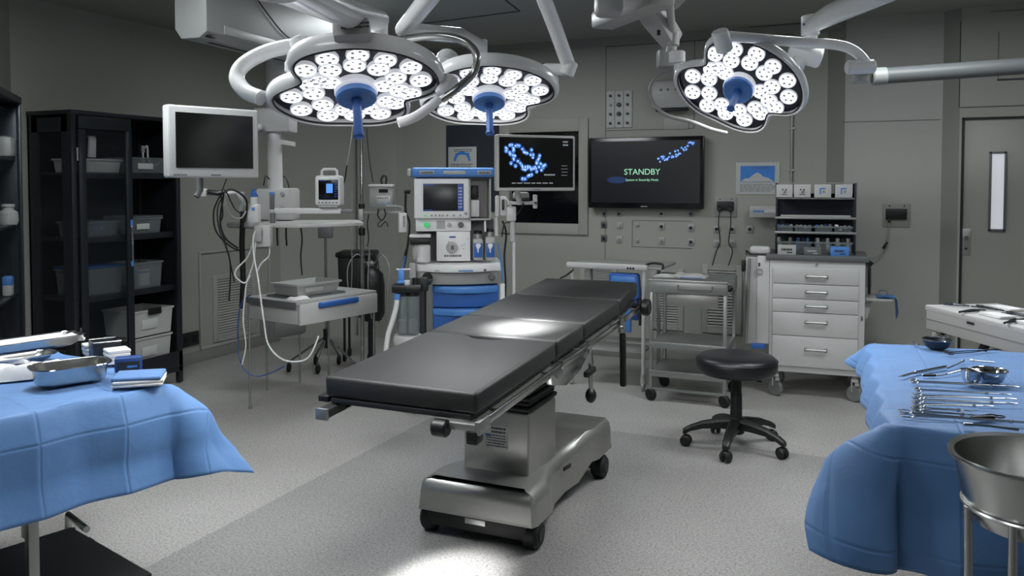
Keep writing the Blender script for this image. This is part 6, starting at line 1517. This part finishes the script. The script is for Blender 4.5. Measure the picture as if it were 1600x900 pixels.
q = MB(); q.box((0, -.026, .025), (.075, .002, .032)); lb = q.build('front_window', 'dark', t)
q = MB(); marks(q, -.005, .035, .015, .03, -.0275, 1, .5); q.build('print', 'blue', lb)
t = thing('folded_towels', 'folded blue towel on two cream towels at the corner of the left table', 'towel', onz(218, 599, TZ), R_(40))
for k in range(2):
    q = MB(); q.box((.003 * k, 0, .007 + k * .011), (.165, .135, .0115), .005, seg=3, rot=.03 * k); q.build('cream_towel', 'gauze', t)
q = MB(); q.box((0, 0, .029), (.162, .132, .015), .007, seg=3, rot=-.03); q.build('blue_towel', 'towel_blue', t)

# ---- right table
RZt = .86
MRm = Matrix.Translation((.07, 2.80, 0)) @ Matrix.Rotation(R_(3), 4, 'Z')
drape('surgical_drape', 'blue surgical drape over the instrument table at lower right', MRm, 1.0, 1.34, RZt, (.13, .2, .43, .16), (-.55, .9), .70, 5, kb=.2)
t = thing('instrument_table', 'draped steel table at lower right with low steel shelf', 'table', mx=MRm)
q = MB(); q.box((.5, .67, RZt - .02), (.98, 1.32, .03), .006); q.build('table_top', 'steel_dull', t)
for (x, y) in ((.2, .1), (.93, .1), (.1, 1.25), (.93, 1.25)):
    q = MB(); q.cyl((x, y, .0), (x, y, RZt - .03), .018); q.build('leg', 'steel', t)
q = MB(); q.box((.55, .45, .22), (.8, .6, .05), .006); q.build('lower_shelf', 'steel_brushed', t)
IZ = RZt + .010
def ringed(label, A, B, rr=.013, group='ring handled instruments laid in a row on the right drape', gap=.001, open_=.012, m='steel', shaft=.0022, tip=.02, name='forceps'):
    A = V(A); B = V(B); d = B - A; L_ = d.length; rz = math.atan2(d.y, d.x)
    t = thing(name, label, 'surgical instrument', A, rz, group)
    for s in (-1, 1):
        q = MB(); q.tube([V((rr * math.cos(a) * 1.25, s * (rr + gap) + rr * math.sin(a), .004 + (.004 if s > 0 else 0))) for a in [2 * PI * k / 16 for k in range(16)]], .0022, n=6, closed=True); q.build('finger_ring', m, t)
        q = MB(); q.tube([V((rr * 1.2, s * (rr + gap) * .8, .005)), V((L_ * .35, s * open_ * .5, .006)), V((L_ * .72, s * .003, .006)), V((L_ - tip, -s * .001, .006)), V((L_, -s * .0005, .005))], shaft, n=6, smooth=4); q.build('shank', m, t)
    q = MB(); q.cyl((L_ * .74, 0, .001), (L_ * .74, 0, .011), .006); q.build('box_joint', m, t)
    return t
def P(px, py): return onz(px, py, IZ)
ringed('long forceps with double rings, rearmost of the row on the right drape', P(1428, 598), P(1592, 607), .012, open_=.018, shaft=.003)
ringed('slim forceps with one small ring, second from the back of the row', P(1434, 611), P(1580, 619), .009)
ringed('forceps whose rings top the tight stack of rings on the right drape', P(1436, 621), P(1588, 626), .013, shaft=.0026)
ringed('forceps with rings second in the tight stack of rings on the right drape', P(1434, 627), P(1590, 633), .013)
ringed('forceps third in the tight stack of rings, with pointed short tip', P(1435, 634), P(1552, 637), .013)
ringed('forceps fourth in the tight stack of rings, thin dull tip', P(1434, 640), P(1520, 645), .013)
ringed('long forceps, frontmost rings of the tight stack on the right drape', P(1433, 645), P(1528, 652), .013)
ringed('large scissors with dark oval ring, frontmost instrument at left on the right drape', P(1416, 649), P(1640, 666), .017, None, shaft=.003, name='scissors')
ringed('dark ringed clamp lying across the front scissors on the right drape', P(1556, 653), P(1518, 656), .013, None, m='dark_steel', shaft=.006, tip=.004)
def rod(name, label, cat, pts, r, parts=(), m='steel', radii=None, group=None):
    o = V(pts[0]); t = thing(name, label, cat, o, 0, group)
    q = MB(); q.tube([V(p) - o for p in pts], r, n=8, radii=radii); q.build('shaft', m, t)
    for nm, a, b, rr, mm in parts:
        q = MB(); q.cyl(V(a) - o, V(b) - o, rr, bev=min(rr * .3, .001)); q.build(nm, mm, t)
    return t
up = V((0, 0, .004))
rod('retractor', 'bright flat retractor blade at the front edge of the right drape', 'surgical instrument', [P(1505, 665) + up, P(1545, 668) + up, P(1592, 674) + up], .004, [('grip', P(1505, 665) + up, P(1520, 666) + up, .0055, 'chrome')], 'chrome')
rod('scalpel_handle', 'thick bright scalpel handle lying across the folds behind the row', 'surgical instrument', [P(1410, 589) + up, P(1424, 585) + up, P(1478, 574) + up], .0045, [('blade', P(1410, 589) + up, P(1404, 590) + up, .002, 'steel'), ('grip', P(1430, 584) + up, P(1476, 575) + up, .006, 'chrome')])
rod('dissector', 'thin curved dissector just right of the thick scalpel handle', 'surgical instrument', [P(1480, 577) + up, P(1495, 571) + up, P(1504, 566) + up], .003, [('tip', P(1504, 566) + up, P(1506, 565) + up, .005, 'steel')])
rod('probe', 'long thin curved probe leading to the shiny bowl', 'surgical instrument', [P(1440, 588) + up, P(1470, 588) + up, P(1490, 584) + up, P(1502, 580) + up], .003, [('grip', P(1442, 588) + up, P(1462, 588) + up, .005, 'dark_steel')])
rod('probe', 'short pale hooked probe behind the shiny bowl', 'surgical instrument', [P(1517, 564) + up, P(1530, 566) + up, P(1554, 568) + up], .0028, [('grip', P(1516, 564) + up, P(1522, 565) + up, .005, 'steel')])
ringed('dark open scissors at the back of the right drape', P(1482, 554), P(1560, 548), .010, None, m='dark_steel', open_=.03, name='scissors')
rod('towel_clip', 'tiny steel clip left of the dark dish at the back of the right drape', 'clip', [P(1422, 537) + up, P(1428, 536) + up, P(1433, 539) + up, P(1428, 541) + up], .003, [('tip', P(1433, 539) + up, P(1436, 540) + up, .004, 'steel')])
def bowl(name, label, cat, p, r, h, m, flare=1.0, rz=0):
    t = thing(name, label, cat, p, rz)
    q = MB(); q.lathe([(0, 0), (r * .6, 0), (r * .8, h * .15), (r * .97, h * .7), (r, h), (r * 1.06, h + .002), (r * 1.06, h - .002), (r * .985, h - .004), (r * .95, h * .7), (r * .78, h * .17), (r * .58, .004), (0, .004)], n=36); q.build('bowl', m, t)
    q = MB(); q.tube([V((r * 1.06 * math.cos(a), r * 1.06 * math.sin(a), h)) for a in [2 * PI * k / 32 for k in range(32)]], .0025, n=6, closed=True); q.build('rim', 'chrome', t)
    return t
bowl('steel_dish', 'small dark steel dish with upright sides at the back of the right drape', 'dish', onz(1464, 544, IZ), .058, .04, 'dark_steel')
bowl('steel_bowl', 'shiny round steel bowl behind the row of instruments', 'bowl', onz(1546, 597, IZ), .055, .045, 'chrome')
t = thing('polished_cup', 'brightly reflecting tilted steel cup touching the shiny bowl', 'cup', onz(1517, 600, IZ), 0)
q = MB(); q.lathe([(0, 0), (.02, 0), (.03, .02), (.034, .05), (.036, .052), (.032, .05), (.028, .02), (0, .004)], n=28); q.build('cup', 'chrome', t)
q = MB(); q.tube([V((.034, 0, .045)), V((.0, .04, .05)), V((-.07, .05, .02))], .003, n=6); q.build('handle', 'steel', t)
# ---- white side table with instruments, upper right
A = at_z(1445, 476, .95); B = at_z(1600, 513, .95); rz = math.atan2(B.y - A.y, B.x - A.x)
t = thing('side_table', 'white tray table with slanted legs beside the door, upper right', 'table', (A.x, A.y, 0), rz)
WM = Matrix.Translation((A.x, A.y, 0)) @ Matrix.Rotation(rz, 4, 'Z')
w, dp, zt = .92, .42, .95
q = MB(); q.box((w / 2, dp / 2, zt - .015), (w, dp, .03), .006); q.build('table_top', 'white', t)
q = MB(); q.box((w / 2, .012, zt - .07), (w - .02, .02, .11), .004); q.box((w / 2, dp - .012, zt - .07), (w - .02, .02, .11), .004); q.box((.012, dp / 2, zt - .07), (.02, dp - .02, .11), .004); q.build('apron', 'offwhite', t)
q = MB(); q.box((w / 2, .0, zt - .07), (w - .02, .004, .006)); q.build('trim_line', 'grey', t)
q = MB(); marks(q, .34, .40, zt - .045, zt - .03, -.001, 1, .9); q.build('print', 'ink', t)
for (x0, y0, x1, y1) in ((.06, .04, -.10, -.06), (.06, dp - .04, -.10, dp + .04), (w - .06, .04, w + .05, -.04), (w - .06, dp - .04, w + .05, dp + .04)):
    q = MB(); q.tube([V((x0, y0, zt - .1)), V((x1, y1, .02))], .020, n=8); q.cyl((x1, y1, 0), (x1, y1, .03), .028); q.build('leg', 'offwhite', t)
q = MB(); q.tube([V((.36, .1, zt - .12)), V((.34, .08, zt - .19)), V((.42, .06, zt - .20)), V((.84, .06, zt - .20))], .022, n=10); q.build('under_bar', 'dark', t)
q = MB(); q.tube([V((.06, .1, zt - .12)), V((.0, .1, zt - .22)), V((.04, .05, zt - .28))], .006, n=6, smooth=4); q.build('hose', 'offwhite', t)
q = MB(); q.tube([V((.04, .02, zt - .22)), V((.07, .0, zt - .27)), V((.09, .0, zt - .34))], .009, n=6); q.build('hook', 'dark', t)
for k, (x, y, L_, a, lb) in enumerate(((.05, .1, .10, 40, 'small dark clip at the left end of the white side table'), (.14, .2, .16, 10, 'slim dark clamp near the left end of the white side table'), (.26, .12, .15, -70, 'dark forceps hanging over the front edge of the white side table'), (.36, .2, .18, 15, 'dark scissors in the middle left of the white side table'), (.44, .25, .2, 30, 'curved dark clamp in the middle of the white side table'), (.55, .12, .17, -60, 'dark needle holder over the front edge right of the middle of the white side table'), (.64, .22, .2, 12, 'steel forceps lying flat right of the middle of the white side table'), (.74, .26, .2, 35, 'dark ringed clamp at the right of the white side table'), (.84, .14, .16, -60, 'dark forceps at the right picture edge on the white side table'))):
    p = WM @ V((x, y, zt + .004)); q_ = WM @ V((x + L_ * math.cos(R_(a)), y + L_ * math.sin(R_(a)), zt + .004))
    ringed(lb, p, q_, .016, 'instruments on the white side table', m='dark_steel' if 'steel f' not in lb else 'steel', shaft=.005, open_=.03)
for k, (x, y, lb) in enumerate(((.22, .3, 'flat white gauze pad at the left back of the white side table'), (.42, .1, 'flat white gauze pad in the middle of the white side table'), (.66, .1, 'flat white gauze pad at the right of the white side table'))):
    o = thing('gauze_pad', lb, 'gauze', WM @ V((x, y, zt)), rz, 'gauze pads on the white side table')
    q = MB(); q.box((0, 0, .006), (.15, .09, .01), .004); q.build('pad', 'gauze', o)
    q = MB(); q.box((.01, .0, .013), (.14, .085, .006), .003, rot=.05); q.build('pad_fold', 'gauze', o)
# ---- basin stand, lower right
DB = 2.02; cpt = at_d(1622, 705, DB); zr = at_d(1622, 712, DB).z
t = thing('basin', 'large stainless steel basin in a stand at the lower right edge', 'basin', (cpt.x, cpt.y, 0), 0)
R0 = .19; hb = .185
q = MB(); q.lathe([(0, zr - hb), (R0 * .55, zr - hb), (R0 * .72, zr - hb + .015), (R0 * .83, zr - hb + .06), (R0 * .94, zr - .03), (R0 * .96, zr - .006), (R0 * 1.03, zr), (R0 * 1.045, zr - .006), (R0 * 1.04, zr - .012), (R0 * .97, zr - .014), (R0 * .955, zr - .03), (R0 * .85, zr - hb + .06), (R0 * .73, zr - hb + .012), (R0 * .55, zr - hb - .004), (0, zr - hb - .004)], n=64); q.build('bowl', 'steel', t)
q = MB(); q.tube([V((R0 * .86 * math.cos(a), R0 * .86 * math.sin(a), zr - hb + .055)) for a in [2 * PI * k / 40 for k in range(40)]], .006, n=8, closed=True); q.build('stand_ring', 'steel', t)
for a in (200, 245, 320, 80):
    x, y = R0 * .86 * math.cos(R_(a)), R0 * .86 * math.sin(R_(a)); q = MB(); q.cyl((x * .9, y * .9, .08), (x, y, zr - hb + .055), .010); lg = q.build('leg', 'steel', t)
    q = MB(); q.cyl((x * .9 - .012, y * .9, .04), (x * .9 + .012, y * .9, .04), .04, bev=.008); q.build('castor', 'rubber', lg)
